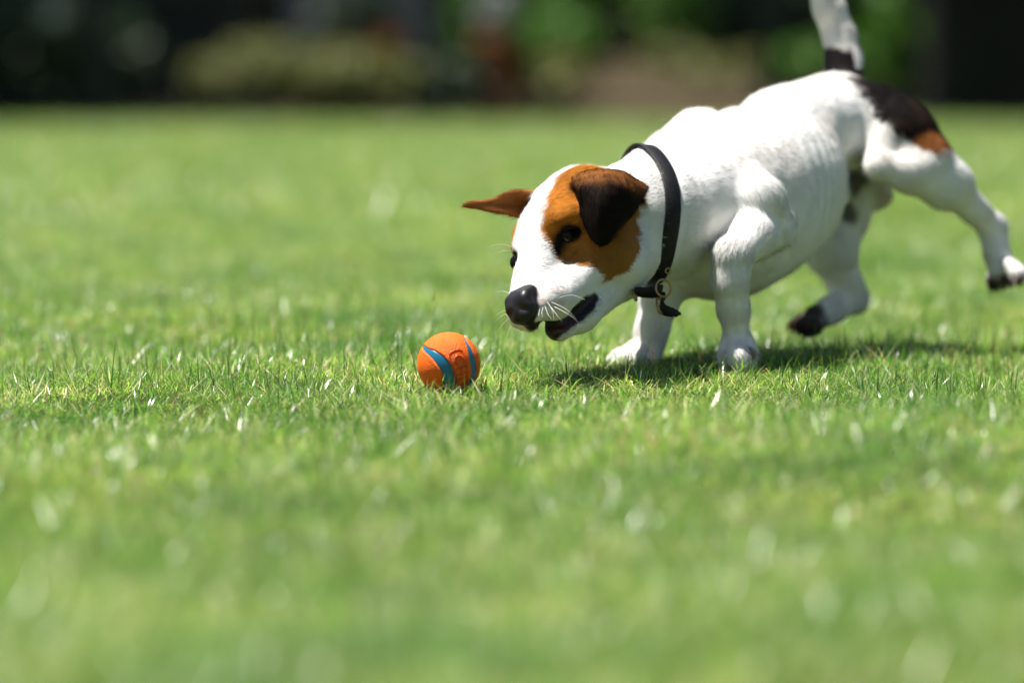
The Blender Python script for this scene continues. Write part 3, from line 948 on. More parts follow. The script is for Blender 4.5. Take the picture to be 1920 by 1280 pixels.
# head pieces
def head(p):
    d = d_ell(p, P(1078, 412, 3.208), HEAD_AX, np.array([0.046, 0.0395, 0.0385]))                    # skull
    d = su(d, d_rc(p, S(1110, 398, 3.225, 72), S(1205, 402, 3.27, 100)), 0.03)            # occiput to neck
    d = su(d, d_rc(p, S(1022, 430, 3.178, 50), S(1010, 470, 3.168, 45)), 0.016)           # forehead and stop
    d = su(d, d_rc(p, S(1040, 418, 3.155, 20), S(1074, 404, 3.158, 23)), 0.010)           # brow, near
    d = su(d, d_rc(p, S(977, 464, 3.180, 18), S(984, 440, 3.195, 22)), 0.008)              # brow, far
    d = su(d, d_rc(p, S(1010, 488, 3.160, 40), S(985, 558, 3.112, 29)), 0.012)            # bridge of the nose
    d = su(d, d_rc(p, S(1082, 526, 3.160, 38), S(1034, 565, 3.118, 33)), 0.014)           # near lip
    d = su(d, d_rc(p, S(1034, 562, 3.112, 35), S(1006, 578, 3.102, 25)), 0.010)
    d = su(d, d_rc(p, S(998, 540, 3.150, 34), S(980, 590, 3.118, 27)), 0.012)             # far lip
    d = su(d, d_rc(p, S(1128, 470, 3.180, 62), S(1150, 492, 3.195, 58)), 0.022)           # cheek
    jaw = d_rc(p, S(1150, 526, 3.205, 42), S(1086, 588, 3.152, 32))
    jaw = su(jaw, d_rc(p, S(1086, 587, 3.152, 32), S(1046, 615, 3.128, 25)), 0.01)
    d = su(d, jaw, 0.007)
    d = su(d, d_rc(p, S(1168, 486, 3.225, 52), S(1225, 440, 3.265, 90)), 0.03)            # throat
    d = su(d, d_rc(p, S(984, 588, 3.112, 24), S(996, 603, 3.106, 17)), 0.008)             # front of the upper lip
    # nose leather
    ns = nose_sd(p)
    d = su(d, ns, 0.004)
    return d


def surf(px, py, r, inset=0.25):
    """ball on the head surface in the sight line of a picture position"""
    ts_ = np.linspace(3.04, 3.2, 500)
    q = np.array([P(px, py, t_) for t_ in ts_])
    v = head(q)
    k_ = np.where(v < 0)[0]
    k_ = k_[0] if len(k_) else int(np.argmin(v))
    return (P(px, py, ts_[k_] + inset * r * 3.1 / FPX), r * 3.1 / FPX)


MOUTH = [surf(1012, 608, 5), surf(1030, 611, 7), surf(1058, 605, 7), surf(1083, 588, 7), surf(1102, 571, 6), surf(1117, 557, 4)]
LOWLIP = [surf(1020, 629, 6), surf(1040, 627, 7), surf(1060, 615, 5), surf(1084, 597, 4), surf(1106, 579, 2), surf(1117, 565, 2)]
EYE_L = P(1063, 441, 3.1640); EYE_LR = 0.0090
EYE_R = P(971, 492, 3.1680); EYE_RR = 0.0068
LID_L = [S(1046, 464, 3.151, 5), S(1062, 444, 3.150, 10), S(1082, 431, 3.158, 6)]
LID_R = [S(977, 509, 3.152, 7), S(967, 492, 3.158, 12), S(960, 480, 3.168, 7)]


def sheet(rows, nu=4, nv=4):
    """smooth sheet through rows of points -> list of triangles"""
    R_ = [spline([P(*q) for q in r], nu) for r in rows]
    cols = [spline([r[i] for r in R_], nv) for i in range(len(R_[0]))]
    T_ = []
    for i in range(len(cols) - 1):
        for j in range(len(cols[0]) - 1):
            a, b_, c_, d_ = cols[i][j], cols[i + 1][j], cols[i + 1][j + 1], cols[i][j + 1]
            T_ += [(a, b_, c_), (a, c_, d_)]
    return T_


# near ear: rows from the skull up to the fold ridge, over it and down to the tip
EAR_L = sheet([[(1082, 374, 3.185), (1115, 366, 3.192), (1155, 370, 3.203), (1190, 386, 3.215)],
               [(1076, 346, 3.172), (1116, 337, 3.172), (1160, 340, 3.182), (1204, 362, 3.197)],
               [(1076, 331, 3.160), (1120, 322, 3.157), (1167, 325, 3.165), (1211, 352, 3.184)],
               [(1084, 350, 3.146), (1125, 345, 3.138), (1168, 350, 3.147), (1202, 367, 3.169)],
               [(1090, 385, 3.146), (1125, 385, 3.128), (1160, 390, 3.140), (1189, 391, 3.157)],
               [(1099, 420, 3.144), (1121, 427, 3.131), (1148, 427, 3.136), (1170, 416, 3.152)],
               [(1110, 444, 3.146), (1122, 455, 3.139), (1135, 455, 3.141), (1149, 443, 3.148)]], 3, 2)
EAR_R = sheet([[(1022, 374, 3.205), (995, 392, 3.224), (974, 406, 3.216)],
               [(1000, 363, 3.212), (974, 380, 3.222), (956, 400, 3.208)],
               [(960, 361, 3.210), (945, 378, 3.212), (932, 396, 3.202)],
               [(926, 377, 3.203), (917, 384, 3.203), (908, 390, 3.200)],
               [(881, 382, 3.196), (879, 384, 3.196), (877, 386, 3.196)]], 3, 3)


def d_ear(p, tris, th):
    A = np.array(tris).reshape(-1, 3)
    lo, hi = A.min(0) - 0.012, A.max(0) + 0.012
    m = np.all((p > lo) & (p < hi), axis=1)
    q = np.clip(p, lo, hi)
    d = np.linalg.norm(p - q, axis=1) + 0.011
    if m.any():
        pp_ = p[m]
        e = np.full(len(pp_), 9.0)
        for t in tris: e = np.minimum(e, d_tri(pp_, *t))
        d[m] = e - th
    return d


LIMBS = {
    'fl': (LEG_FL, [ARM_FL, ELBOW], TOE_FL, 0.008), 'fr': (LEG_FR, [], TOE_FR, 0.018),
    'hl': (LEG_HL, [STIFLE, HOCK_HL, FOOT_HL], TOE_HL, 0.014), 'hr': (LEG_HR, [HOCK_HR, FOOT_HR], TOE_HR, 0.016)}


def limb(p, key):
    a, more, toes, k = LIMBS[key]
    d = chain(p, a, 0.012)
    for b in more: d = su(d, chain(p, b, 0.010), 0.010)
    for t in toes: d = su(d, chain(p, t, 0.005), 0.0024)
    return d


def full(p):
    d = torso(p)
    d = su(d, chain(p, TAIL, 0.012), 0.014)
    d = su(d, chain(p, SCROT), 0.008)
    d = su(d, chain(p, SHEATH), 0.014)
    for k in ('fl', 'fr', 'hl', 'hr'):
        d = su(d, limb(p, k), LIMBS[k][3])
    h = head(p)
    h = ss(h, chain(p, MOUTH, 0.004), 0.004)
    h = ss(h, chain(p, LID_L, 0.004), 0.004)
    h = ss(h, chain(p, LID_R, 0.004), 0.003)
    for L_ in (-1, 1):
        a_ = P(980, 572, 3.0995) + HEAD_AX @ np.array([0.0125, 0.0062 * L_, -0.0005])
        b_ = P(980, 572, 3.0995) + HEAD_AX @ np.array([0.0105, 0.0120 * L_, -0.0040])
        h = ss(h, d_rc(p, (a_, 0.0026), (b_, 0.0012)), 0.002)
    a_ = P(980, 572, 3.0995) + HEAD_AX @ np.array([0.0135, 0, -0.002]); b_ = P(980, 572, 3.0995) + HEAD_AX @ np.array([0.0135, 0, -0.016])
    h = ss(h, d_rc(p, (a_, 0.0006), (b_, 0.0010)), 0.002)
    h = su(h, d_ear(p, EAR_L, 0.0021), 0.006)
    h = su(h, d_ear(p, EAR_R, 0.0023), 0.006)
    d = su(d, h, 0.014)
    return d + 0.0015 * (vnoise(p, 55, 31) - 0.5) * smooth01(p[:, 1], 3.17, 3.25) + 0.0007 * (vnoise(p, 140, 32) - 0.5)


def surface_nets(fn, lo, hi, h, B=4):
    lo = np.array(lo, float)
    nb = np.ceil((np.array(hi) - lo) / (h * B)).astype(int)
    N = nb * B
    vals = np.empty(N, np.float32)
    bi = np.stack(np.meshgrid(*[np.arange(n) for n in nb], indexing='ij'), -1).reshape(-1, 3)
    cen = lo + (bi * B + (B - 1) / 2) * h
    cv = np.concatenate([fn(c) for c in np.array_split(cen, max(1, len(cen) // 60000))])
    v6 = vals.reshape(nb[0], B, nb[1], B, nb[2], B).transpose(0, 2, 4, 1, 3, 5)
    blk = np.repeat(cv.astype(np.float32)[:, None], B ** 3, 1)
    act = np.where(np.abs(cv) < (B * 0.9) * h + 0.0055)[0]
    off = np.stack(np.meshgrid(*[np.arange(B)] * 3, indexing='ij'), -1).reshape(-1, 3)
    for ch in np.array_split(act, max(1, len(act) // 2500)):
        pts = (lo + (bi[ch][:, None] * B + off[None]) * h).reshape(-1, 3)
        blk[ch] = fn(pts).reshape(len(ch), -1)
    v6[...] = blk.reshape(*nb, B, B, B)
    vals = np.ascontiguousarray(v6.transpose(0, 3, 1, 4, 2, 5)).reshape(N)
    s = vals < 0
    c = [s[a:N[0] - 1 + a, b:N[1] - 1 + b, e:N[2] - 1 + e] for a in (0, 1) for b in (0, 1) for e in (0, 1)]
    anyv, allv = c[0].copy(), c[0].copy()
    for q in c[1:]:
        anyv |= q; allv &= q
    idx = np.argwhere(anyv & ~allv)
    cid = np.full(anyv.shape, -1, np.int32)
    cid[tuple(idx.T)] = np.arange(len(idx))
    offs = np.array([(a, b, e) for a in (0, 1) for b in (0, 1) for e in (0, 1)])
    g = np.stack([vals[tuple((idx + o).T)] for o in offs], 1)
    acc = np.zeros((len(idx), 3)); cnt = np.zeros(len(idx))
    for i in range(8):
        for j in range(i + 1, 8):
            if np.abs(offs[i] - offs[j]).sum() != 1: continue
            m = (g[:, i] < 0) != (g[:, j] < 0)
            t = np.where(m, g[:, i] / np.where(m, g[:, i] - g[:, j], 1), 0)
            acc += np.where(m[:, None], offs[i] + t[:, None] * (offs[j] - offs[i]), 0)
            cnt += m
    V = lo + (idx + acc / cnt[:, None]) * h
    Fs = []
    for ax in range(3):
        a1, a2 = (ax + 1) % 3, (ax + 2) % 3
        sl0 = [slice(None)] * 3; sl1 = [slice(None)] * 3
        sl0[ax] = slice(0, -1); sl1[ax] = slice(1, None)
        e = np.argwhere(s[tuple(sl0)] != s[tuple(sl1)])
        e = e[(e[:, a1] > 0) & (e[:, a2] > 0) & (e[:, a1] < N[a1] - 1) & (e[:, a2] < N[a2] - 1)]
        d1 = np.zeros(3, int); d1[a1] = 1
        d2 = np.zeros(3, int); d2[a2] = 1
        q = np.stack([cid[tuple((e - d1 - d2).T)], cid[tuple((e - d2).T)], cid[tuple(e.T)], cid[tuple((e - d1).T)]], 1)
        flip = ~s[tuple(e.T)]
        q[flip] = q[flip][:, ::-1]
        Fs.append(q)
    return V, np.concatenate(Fs)


DV, DF = surface_nets(full, (-0.075, 3.03, -0.004), (0.585, 3.68, 0.425), VOX)

# ---- colour of the coat, fixed to the body -------------------------
def raycast(px, py, d0=3.0, d1=3.9, fn=None):
    a, b = P(px, py, d0), P(px, py, d1)
    n = 400
    t = np.linspace(0, 1, n)[:, None]
    q_ = a + t * (b - a)
    v = fn(q_) if fn else np.minimum(np.minimum(head(q_), torso(q_)), limb(q_, 'hl'))
    hit = np.where(v < 0)[0]
    i = hit[0] if len(hit) else int(np.argmin(v))
    return (a + t[i] * (b - a))


def patch(poly3, centre, V, soft):
    """signed soft mask of the surface patch whose outline is a loop of body points, seen from a centre inside the body"""
    D = np.array([q - centre for q in poly3]); D /= np.linalg.norm(D, axis=1)[:, None]
    ax = D.mean(0); ax /= np.linalg.norm(ax)
    e1 = np.cross(ax, [0.1, 0.3, 0.9]); e1 /= np.linalg.norm(e1)
    e2 = np.cross(ax, e1)
    W = V - centre
    r = np.linalg.norm(W, axis=1)
    W = W / r[:, None]
    zz = W @ ax
    ok = zz > 0.12

    def proj(X, z):  # azimuthal equidistant
        th = np.arccos(np.clip(z, -1, 1)); s = np.linalg.norm(np.stack([X @ e1, X @ e2], 1), axis=1) + 1e-9
        return np.stack([X @ e1, X @ e2], 1) * (th / s)[:, None]
    q = proj(W, zz); pl = proj(D, D @ ax)
    inside = np.zeros(len(V), bool); dist = np.full(len(V), 9.0)
    n = len(pl)
    for i in range(n):
        a, b = pl[i], pl[(i + 1) % n]
        cond = (a[1] > q[:, 1]) != (b[1] > q[:, 1])
        xin = (b[0] - a[0]) * (q[:, 1] - a[1]) / (b[1] - a[1] + 1e-12) + a[0]
        inside ^= cond & (q[:, 0] < xin)
        e = b - a
        t = np.clip(((q - a) @ e) / (e @ e + 1e-12), 0, 1)
        dist = np.minimum(dist, np.linalg.norm(q - a - t[:, None] * e, axis=1))
    sd = np.where(inside, dist, -dist) * r
    sd = sd + (vnoise(V, 260, 3) - 0.5) * soft * 2.2 + (vnoise(V, 90, 4) - 0.5) * soft * 1.2
    return smooth01(sd, -soft, soft) * ok


HC = P(1090, 430, 3.215)
FACE = [(1052, 326), (1036, 346), (1022, 372), (1017, 400), (1014, 440), (1016, 470), (1030, 488), (1050, 497), (1080, 500), (1094, 512), (1104, 526),
        (1130, 531), (1155, 520), (1180, 498), (1198, 470), (1200, 440), (1196, 405), (1196, 365), (1160, 330), (1120, 312), (1085, 308)]
RUMP = [(1640, 218), (1618, 190), (1602, 164), (1585, 146), (1560, 128, 3.60), (1620, 122, 3.62), (1690, 150, 3.62), (1740, 190, 3.60), (1785, 245, 3.57),
        (1790, 285, 3.54), (1765, 284), (1745, 287), (1724, 282), (1700, 268), (1672, 248)]


def coat(V):
    n = len(V)
    C = np.tile(np.array([0.77, 0.755, 0.72]), (n, 1))
    mixc = lambda m, c: C * (1 - m[:, None]) + np.array(c) * m[:, None]
    n1 = vnoise(V, 45, 1); n2 = vnoise(V, 180, 2)
    C *= (0.95 + 0.07 * n1)[:, None]
    n3 = smooth01(vnoise(V, 22, 8), 0.45, 0.8)[:, None] * smooth01(V[:, 1], 3.2, 3.3)[:, None]
    C = C * (1 - 0.5 * n3) + C * np.array([0.97, 0.90, 0.84]) * 0.5 * n3
    dh = head(V)
    ear = np.minimum(d_ear(V, EAR_L, 0.0021), d_ear(V, EAR_R, 0.0023))
    tan = np.array([0.36, 0.125, 0.014])
    # pink speckled muzzle skin
    mz = smooth01(np.linalg.norm(V - P(1022, 578, 3.10), axis=1), 0.032, 0.008)
    C = mixc(mz * (0.25 + 0.5 * smooth01(n2, 0.45, 0.75)), (0.56, 0.40, 0.36))
    # face patch, both sides
    f3 = [raycast(*q) for q in FACE]
    m = patch(f3, HC, V, 0.0030) * (np.linalg.norm(V - HC, axis=1) < 0.075)
    tcol = tan * (0.72 + 0.5 * n1)[:, None]
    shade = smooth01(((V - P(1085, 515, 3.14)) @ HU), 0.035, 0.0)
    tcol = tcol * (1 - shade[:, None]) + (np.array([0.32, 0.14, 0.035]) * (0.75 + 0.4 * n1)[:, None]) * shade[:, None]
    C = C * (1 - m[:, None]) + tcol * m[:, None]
    fq = [raycast(1044, 478), raycast(1064, 487), raycast(1088, 494)]
    m = np.maximum(smooth01(d_rc(V, (fq[0], .003), (fq[1], .003)), .003, 0), smooth01(d_rc(V, (fq[1], .003), (fq[2], .003)), .003, 0))
    C = C * (1 - m[:, None]) + tcol * m[:, None]
    f3m = []
    for q in f3:
        L = HEAD_AX.T @ (q - H0)
        L[1] = -L[1] - 0.012
        f3m.append(H0 + HEAD_AX @ L)
    HCm = HEAD_AX.T @ (HC - H0); HCm[1] *= -1; HCm = H0 + HEAD_AX @ HCm
    lat = (V - H0) @ HL
    m = patch(f3m, HCm, V, 0.0030) * (np.linalg.norm(V - HCm, axis=1) < 0.075) * smooth01(lat, -0.022, -0.030)
    C = C * (1 - m[:, None]) + tcol * m[:, None]
    # ears
    em = smooth01(ear, 0.0035, 0.0012)
    ridge = np.array([P(1075, 330, 3.163), P(1120, 320, 3.15), P(1166, 323, 3.158), P(1212, 352, 3.18)])
    dr = np.min([d_rc(V, (a, 0), (b, 0)) for a, b in zip(ridge[:-1], ridge[1:])], 0)
    dark = np.array([0.011, 0.007, 0.0055]); brn = np.array([0.20, 0.075, 0.020])
    k = smooth01(dr + (n1 - 0.5) * 0.012 + (n2 - 0.5) * 0.006, 0.002, 0.019)[:, None]
    ec = brn * (1 - k) + dark * k
    edge = smooth01(d_rc(V, S(1155, 446, 3.142, 0), S(1190, 390, 3.162, 0)), 0.004, 0.001)[:, None]
    ec = ec * (1 - edge * 0.6) + brn * edge * 0.6
    far = (np.linalg.norm(V - P(950, 380, 3.205), axis=1) < 0.052)
    ec[far] = np.array([0.27, 0.10, 0.028]) * (0.7 + 0.6 * n1[far])[:, None]
    C = C * (1 - em[:, None]) + ec * em[:, None]
    # shadow inside the fold of the near ear, painted into the coat colour
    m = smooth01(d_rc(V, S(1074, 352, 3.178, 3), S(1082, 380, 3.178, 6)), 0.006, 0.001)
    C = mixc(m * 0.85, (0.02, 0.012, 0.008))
    # eye rims
    m = smooth01(d_rc(V, S(1042, 470, 3.148, 7), S(1062, 443, 3.150, 18)) + (n2 - .5) * 0.002, 0.0045, 0.0005)
    m = np.maximum(m, smooth01(d_rc(V, S(1062, 443, 3.150, 18), S(1088, 426, 3.163, 8)) + (n2 - .5) * 0.002, 0.0035, 0.0005))
    m = np.maximum(m, smooth01(chain(V, LID_R), 0.004, 0.001))
    C = mixc(m, (0.010, 0.008, 0.007))
    # nose and lips
    m = smooth01(nose_sd(V), 0.0020, 0.0008)
    nose = m
    lip = smooth01(chain(V, MOUTH), 0.0035, 0.0010)
    low = smooth01(chain(V, LOWLIP, 0.003) + (n1 - .5) * 0.0015, 0.0022, 0.0)
    low = np.maximum(low, smooth01(d_rc(V, surf(1022, 632, 5), surf(1042, 637, 2)), 0.0025, 0.0))
    lip = np.maximum(lip, low)
    lip = np.maximum(lip, smooth01(d_rc(V, S(980, 600, 3.092, 9), S(997, 615, 3.098, 9)), 0.0035, 0.0010))
    C = mixc(np.maximum(nose, lip), (0.012, 0.010, 0.010))
    m = smooth01(d_rc(V, S(1012, 613, 3.104, 3), S(1040, 612, 3.118, 6)), 0.003, 0.0)
    C = mixc(m * 0.7, (0.16, 0.055, 0.025))
    m = smooth01(chain(V, [surf(1030, 616, 3), surf(1056, 612, 3), surf(1080, 595, 2)]), 0.0026, 0.0008)
    C = mixc(m * 0.55, (0.10, 0.035, 0.028))
    # rump
    r3 = [raycast(*q, 3.3, 3.62) if len(q) == 2 else P(*q) for q in RUMP]
    PC = P(1640, 255, 3.535)
    m = patch(r3, PC, V, 0.0045) * (np.linalg.norm(V - PC, axis=1) < 0.1) * ((V - PC)[:, 2] > -0.03)
    m = m * (1 - smooth01(-chain(V, TAIL), -0.003, 0.0) * (V[:, 2] > P(1580, 128, 3.57)[2]))
    t2 = smooth01(np.linalg.norm(V - P(1748, 276, 3.485), axis=1) + (n1 - .5) * 0.016, 0.021, 0.008)[:, None]
    bc = np.array([0.007, 0.005, 0.0045]) * (1 - t2) + np.array([0.20, 0.07, 0.018]) * t2
    bc = bc + np.array([0.03, 0.016, 0.008]) * (smooth01(n1, 0.6, 0.85) * 0.5)[:, None]
    C = C * (1 - m[:, None]) + bc * m[:, None]
    # tail band (its rear edge stays white)
    tl = chain(V, TAIL)
    ztop, zlow = P(1575, 92, 3.575)[2], P(1585, 150, 3.56)[2]
    m = smooth01(tl, 0.006, 0.003) * smooth01(V[:, 2] + (n2 - .5) * 0.006, ztop + 0.003, ztop - 0.003) * (V[:, 2] > zlow - 0.02)
    ax_t = P(1582, 118, 3.575)[0]
    m *= smooth01(V[:, 0] - ax_t - 0.19 * (P(1582, 118, 3.575)[2] - V[:, 2]), 0.0105, 0.0075)
    m *= smooth01((V - P(1575, 150, 3.555)) @ BF[:, 0], 0.034, 0.028)
    C = mixc(m, (0.007, 0.006, 0.006))
    # pads and dirty soles; the far hind foot also has shade painted in
    for L, rr in ((TOE_HL, 1), (TOE_HR, 2)):
        for t in L:
            m = smooth01(np.linalg.norm(V - t[2][0] - np.array([0, 0, -0.003]), axis=1) + (n2 - .5) * 0.003, 0.0125 if rr == 1 else 0.015, 0.007)
            C = mixc(m * 0.95, (0.045, 0.020, 0.014))
    tdl = np.min([chain(V, t_) for t_ in TOE_HL], 0)
    zl = V[:, 2] + 0.28 * (V[:, 0] - P(1880, 515, 3.53)[0]) * -1 + (n1 - .5) * 0.008
    m = smooth01(tdl, 0.004, 0.002) * smooth01(zl, P(1880, 508, 3.53)[2], P(1880, 518, 3.53)[2])
    C = mixc(m * 0.95, (0.055, 0.026, 0.018))
    tdist = np.min([chain(V, t_) for t_ in TOE_HR] + [chain(V, FOOT_HR)], 0)
    xl = V[:, 0] + 0.35 * (V[:, 2] - P(1540, 600, 3.51)[2]) + (n1 - .5) * 0.012
    m = smooth01(tdist, 0.004, 0.002) * smooth01(xl, P(1556, 600, 3.51)[0], P(1538, 600, 3.51)[0])
    C = mixc(m * 0.95, (0.03, 0.018, 0.012))
    m = smooth01(d_rc(V, S(1608, 572, 3.56, 6), S(1560, 600, 3.54, 6)), 0.008, 0.002)
    C = mixc(m * 0.55, (0.10, 0.08, 0.07))
    m = smooth01(np.linalg.norm(V - P(1404, 660, 3.235), axis=1), 0.008, 0.003)
    C = mixc(m * 0.8, (0.12, 0.06, 0.045))
    # brown patch on the groin
    g3 = [raycast(*q, 3.3, 3.7, full) for q in ((1590, 400), (1598, 352), (1612, 326))]
    m = np.maximum(smooth01(d_rc(V, (g3[0], .002), (g3[1], .005)) + (n1 - .5) * 0.012, 0.010, 0.002), smooth01(d_rc(V, (g3[1], .005), (g3[2], .01)) + (n1 - .5) * 0.012, 0.010, 0.002))
    C = mixc(m * 0.85, (0.035, 0.022, 0.014))
    m = smooth01(chain(V, SCROT), 0.004, 0.0) * smooth01(V[:, 2], P(1640, 340, 3.555)[2], P(1640, 352, 3.555)[2])
    C = mixc(m * 0.4, (0.45, 0.30, 0.24))
    gloss = np.maximum(np.maximum(nose, lip * 0.8), 0)
    bare = np.maximum(gloss, smooth01(chain(V, LID_L), 0.003, 0.0005))
    return np.clip(C, 0.004, 0.9), gloss, bare


DC, DGLOSS, DBARE = coat(DV)

m_fur, t, b = new_mat('dog_coat')
at = t.nodes.new('ShaderNodeAttribute'); at.attribute_name = 'coat'
t.links.new(at.outputs['Color'], b.inputs['Base Color'])
ag = t.nodes.new('ShaderNodeAttribute'); ag.attribute_name = 'gloss'
mr = t.nodes.new('ShaderNodeMapRange')
mr.inputs['To Min'].default_value = 0.75; mr.inputs['To Max'].default_value = 0.40
t.links.new(ag.outputs['Fac'], mr.inputs['Value'])
t.links.new(mr.outputs['Result'], b.inputs['Roughness'])
ms_ = t.nodes.new('ShaderNodeMapRange'); ms_.inputs['To Min'].default_value = 0.05; ms_.inputs['To Max'].default_value = 0.38
t.links.new(ag.outputs['Fac'], ms_.inputs['Value']); t.links.new(ms_.outputs['Result'], b.inputs['Specular IOR Level'])
b.inputs['Subsurface Weight'].default_value = 0.0
nz = t.nodes.new('ShaderNodeTexNoise'); nz.inputs['Scale'].default_value = 900
tc = t.nodes.new('ShaderNodeTexCoord'); t.links.new(tc.outputs['Object'], nz.inputs['Vector'])
bp = t.nodes.new('ShaderNodeBump'); bp.inputs['Strength'].default_value = 0.25; bp.inputs['Distance'].default_value = 0.0006
t.links.new(nz.outputs['Fac'], bp.inputs['Height']); t.links.new(bp.outputs['Normal'], b.inputs['Normal'])

dog = empty('dog', P(1420, 690, 3.36) * np.array([1, 1, 0]))
tag(dog, 'white terrier with tan and black face and black rump patch, lunging at the ball', 'dog')
DOG0 = np.array(dog.location)
me = fast_mesh('body', DV - DOG0, DF, m_fur)
vcol(me, 'coat', DC)
vcol(me, 'gloss', np.repeat(DGLOSS[:, None], 3, 1))
body = bpy.data.objects.new('body', me); col.objects.link(body); body.parent = dog

# ---- plane and line of the collar round the neck
c_top, c_side, c_bot = P(1212, 300, 3.268), P(1284, 440, 3.192), P(1250, 545, 3.214)
ctr = P(1212, 425, 3.258)
axis = np.cross(c_side - c_top, c_bot - c_top); axis /= np.linalg.norm(axis)
if axis @ (P(1330, 400, 3.34) - ctr) < 0: axis = -axis
ctr = ctr - ((ctr - c_side) @ axis) * axis
e1 = c_top - ctr; e1 -= (e1 @ axis) * axis; e1 /= np.linalg.norm(e1); e2 = np.cross(axis, e1)
rad_ = []
ts = np.linspace(0.015, 0.085, 141)
for k in range(72):
    an = 2 * math.pi * k / 72
    dv = math.cos(an) * e1 + math.sin(an) * e2
    q = ctr + ts[:, None] * dv
    vv = np.minimum(torso(q), head(q))
    i_ = np.where(vv > 0)[0]
    rad_.append(ts[i_[0]] if len(i_) else 0.06)
rad_ = np.array(rad_)
for _ in range(6):
    rad_ = np.maximum(rad_, (np.roll(rad_, 1) + np.roll(rad_, -1)) / 2)
for _ in range(4):
    rad_ = (np.roll(rad_, 1) + rad_ * 2 + np.roll(rad_, -1)) / 4
lp = [ctr + (rad_[k] + 0.0016) * (math.cos(2 * math.pi * k / 72) * e1 + math.sin(2 * math.pi * k / 72) * e2) for k in range(72)]

# ---- eyes
m_eye, t, b = new_mat('eye_wet')
b.inputs['Base Color'].default_value = (0.007, 0.004, 0.003, 1)
b.inputs['Roughness'].default_value = 0.14
b.inputs['Specular IOR Level'].default_value = 0.2
for c, r in ((EYE_L, EYE_LR), (EYE_R, EYE_RR)):
    bm = bmesh.new()
    bmesh.ops.create_uvsphere(bm, u_segments=24, v_segments=16, radius=r)
    e_me = bpy.data.meshes.new('eye'); bm.to_mesh(e_me); bm.free()
    e_me.polygons.foreach_set('use_smooth', [True] * len(e_me.polygons))
    e_me.materials.append(m_eye)
    e = bpy.data.objects.new('eye', e_me); col.objects.link(e); e.parent = dog
    e.location = Vector(c - DOG0)

# ---- whiskers
m_wh, t, b = new_mat('whisker_hair')
b.inputs['Base Color'].default_value = (0.85, 0.83, 0.78, 1)
b.inputs['Roughness'].default_value = 0.4
WH = [((1040, 575, 3.084), (1070, 592, 3.07), (1096, 616, 3.075)), ((1034, 566, 3.083), (1062, 580, 3.065), (1082, 600, 3.06)),
      ((1030, 572, 3.08), (1044, 590, 3.066), (1054, 604, 3.064)), ((1026, 566, 3.082), (1036, 582, 3.066), (1038, 602, 3.06)),
      ((1022, 574, 3.08), (1028, 590, 3.07), (1036, 600, 3.066)), ((1018, 576, 3.08), (1016, 588, 3.072), (1018, 596, 3.07)),
      ((1012, 580, 3.08), (1010, 590, 3.072), (1011, 594, 3.07)),
      ((1048, 558, 3.085), (1072, 553, 3.06), (1098, 562, 3.05)),
      ((966, 556, 3.125), (945, 546, 3.13), (929, 548, 3.135)), ((966, 592, 3.115), (944, 590, 3.12), (928, 604, 3.125)),
      ((970, 596, 3.112), (950, 600, 3.11), (932, 622, 3.11)), ((976, 604, 3.112), (958, 612, 3.11), (950, 628, 3.11)),
      ((984, 610, 3.11), (970, 616, 3.105), (966, 628, 3.10)), ((968, 588, 3.118), (948, 582, 3.12), (930, 590, 3.125)),
      ((962, 464, 3.178), (942, 458, 3.17), (920, 461, 3.165)), ((960, 472, 3.178), (944, 470, 3.17), (926, 477, 3.165))]
for a in WH:
    pts = [q - DOG0 for q in spline([P(*q) for q in a], 5)]
    n = len(pts)
    tube('whisker', pts, [0.00019 * (1 - 0.8 * i / (n - 1)) for i in range(n)], m_wh, dog, 5)

# ---- claws
m_claw = noise_mat('claw_horn', (0.05, 0.03, 0.025), (0.16, 0.11, 0.09), 300, 0.4)
for L in (TOE_FL, TOE_FR, TOE_HL, TOE_HR):
    for tt in L:
        (c1, r1), (c2, r2) = tt[1], tt[2]
        dv = c2 - c1; dv /= np.linalg.norm(dv)
        fw = dv * 0.6 + BF[:, 0] * 0.5
        fw /= np.linalg.norm(fw)
        p0 = c2 + fw * r2 * 0.7
        p1 = p0 + fw * 0.005
        p2 = p1 + (fw * 0.6 + np.array([0, 0, -0.6])) * 0.004
        tube('claw', [p0 - DOG0, p1 - DOG0, p2 - DOG0], [0.0016, 0.0013, 0.0004], m_claw, dog, 6)

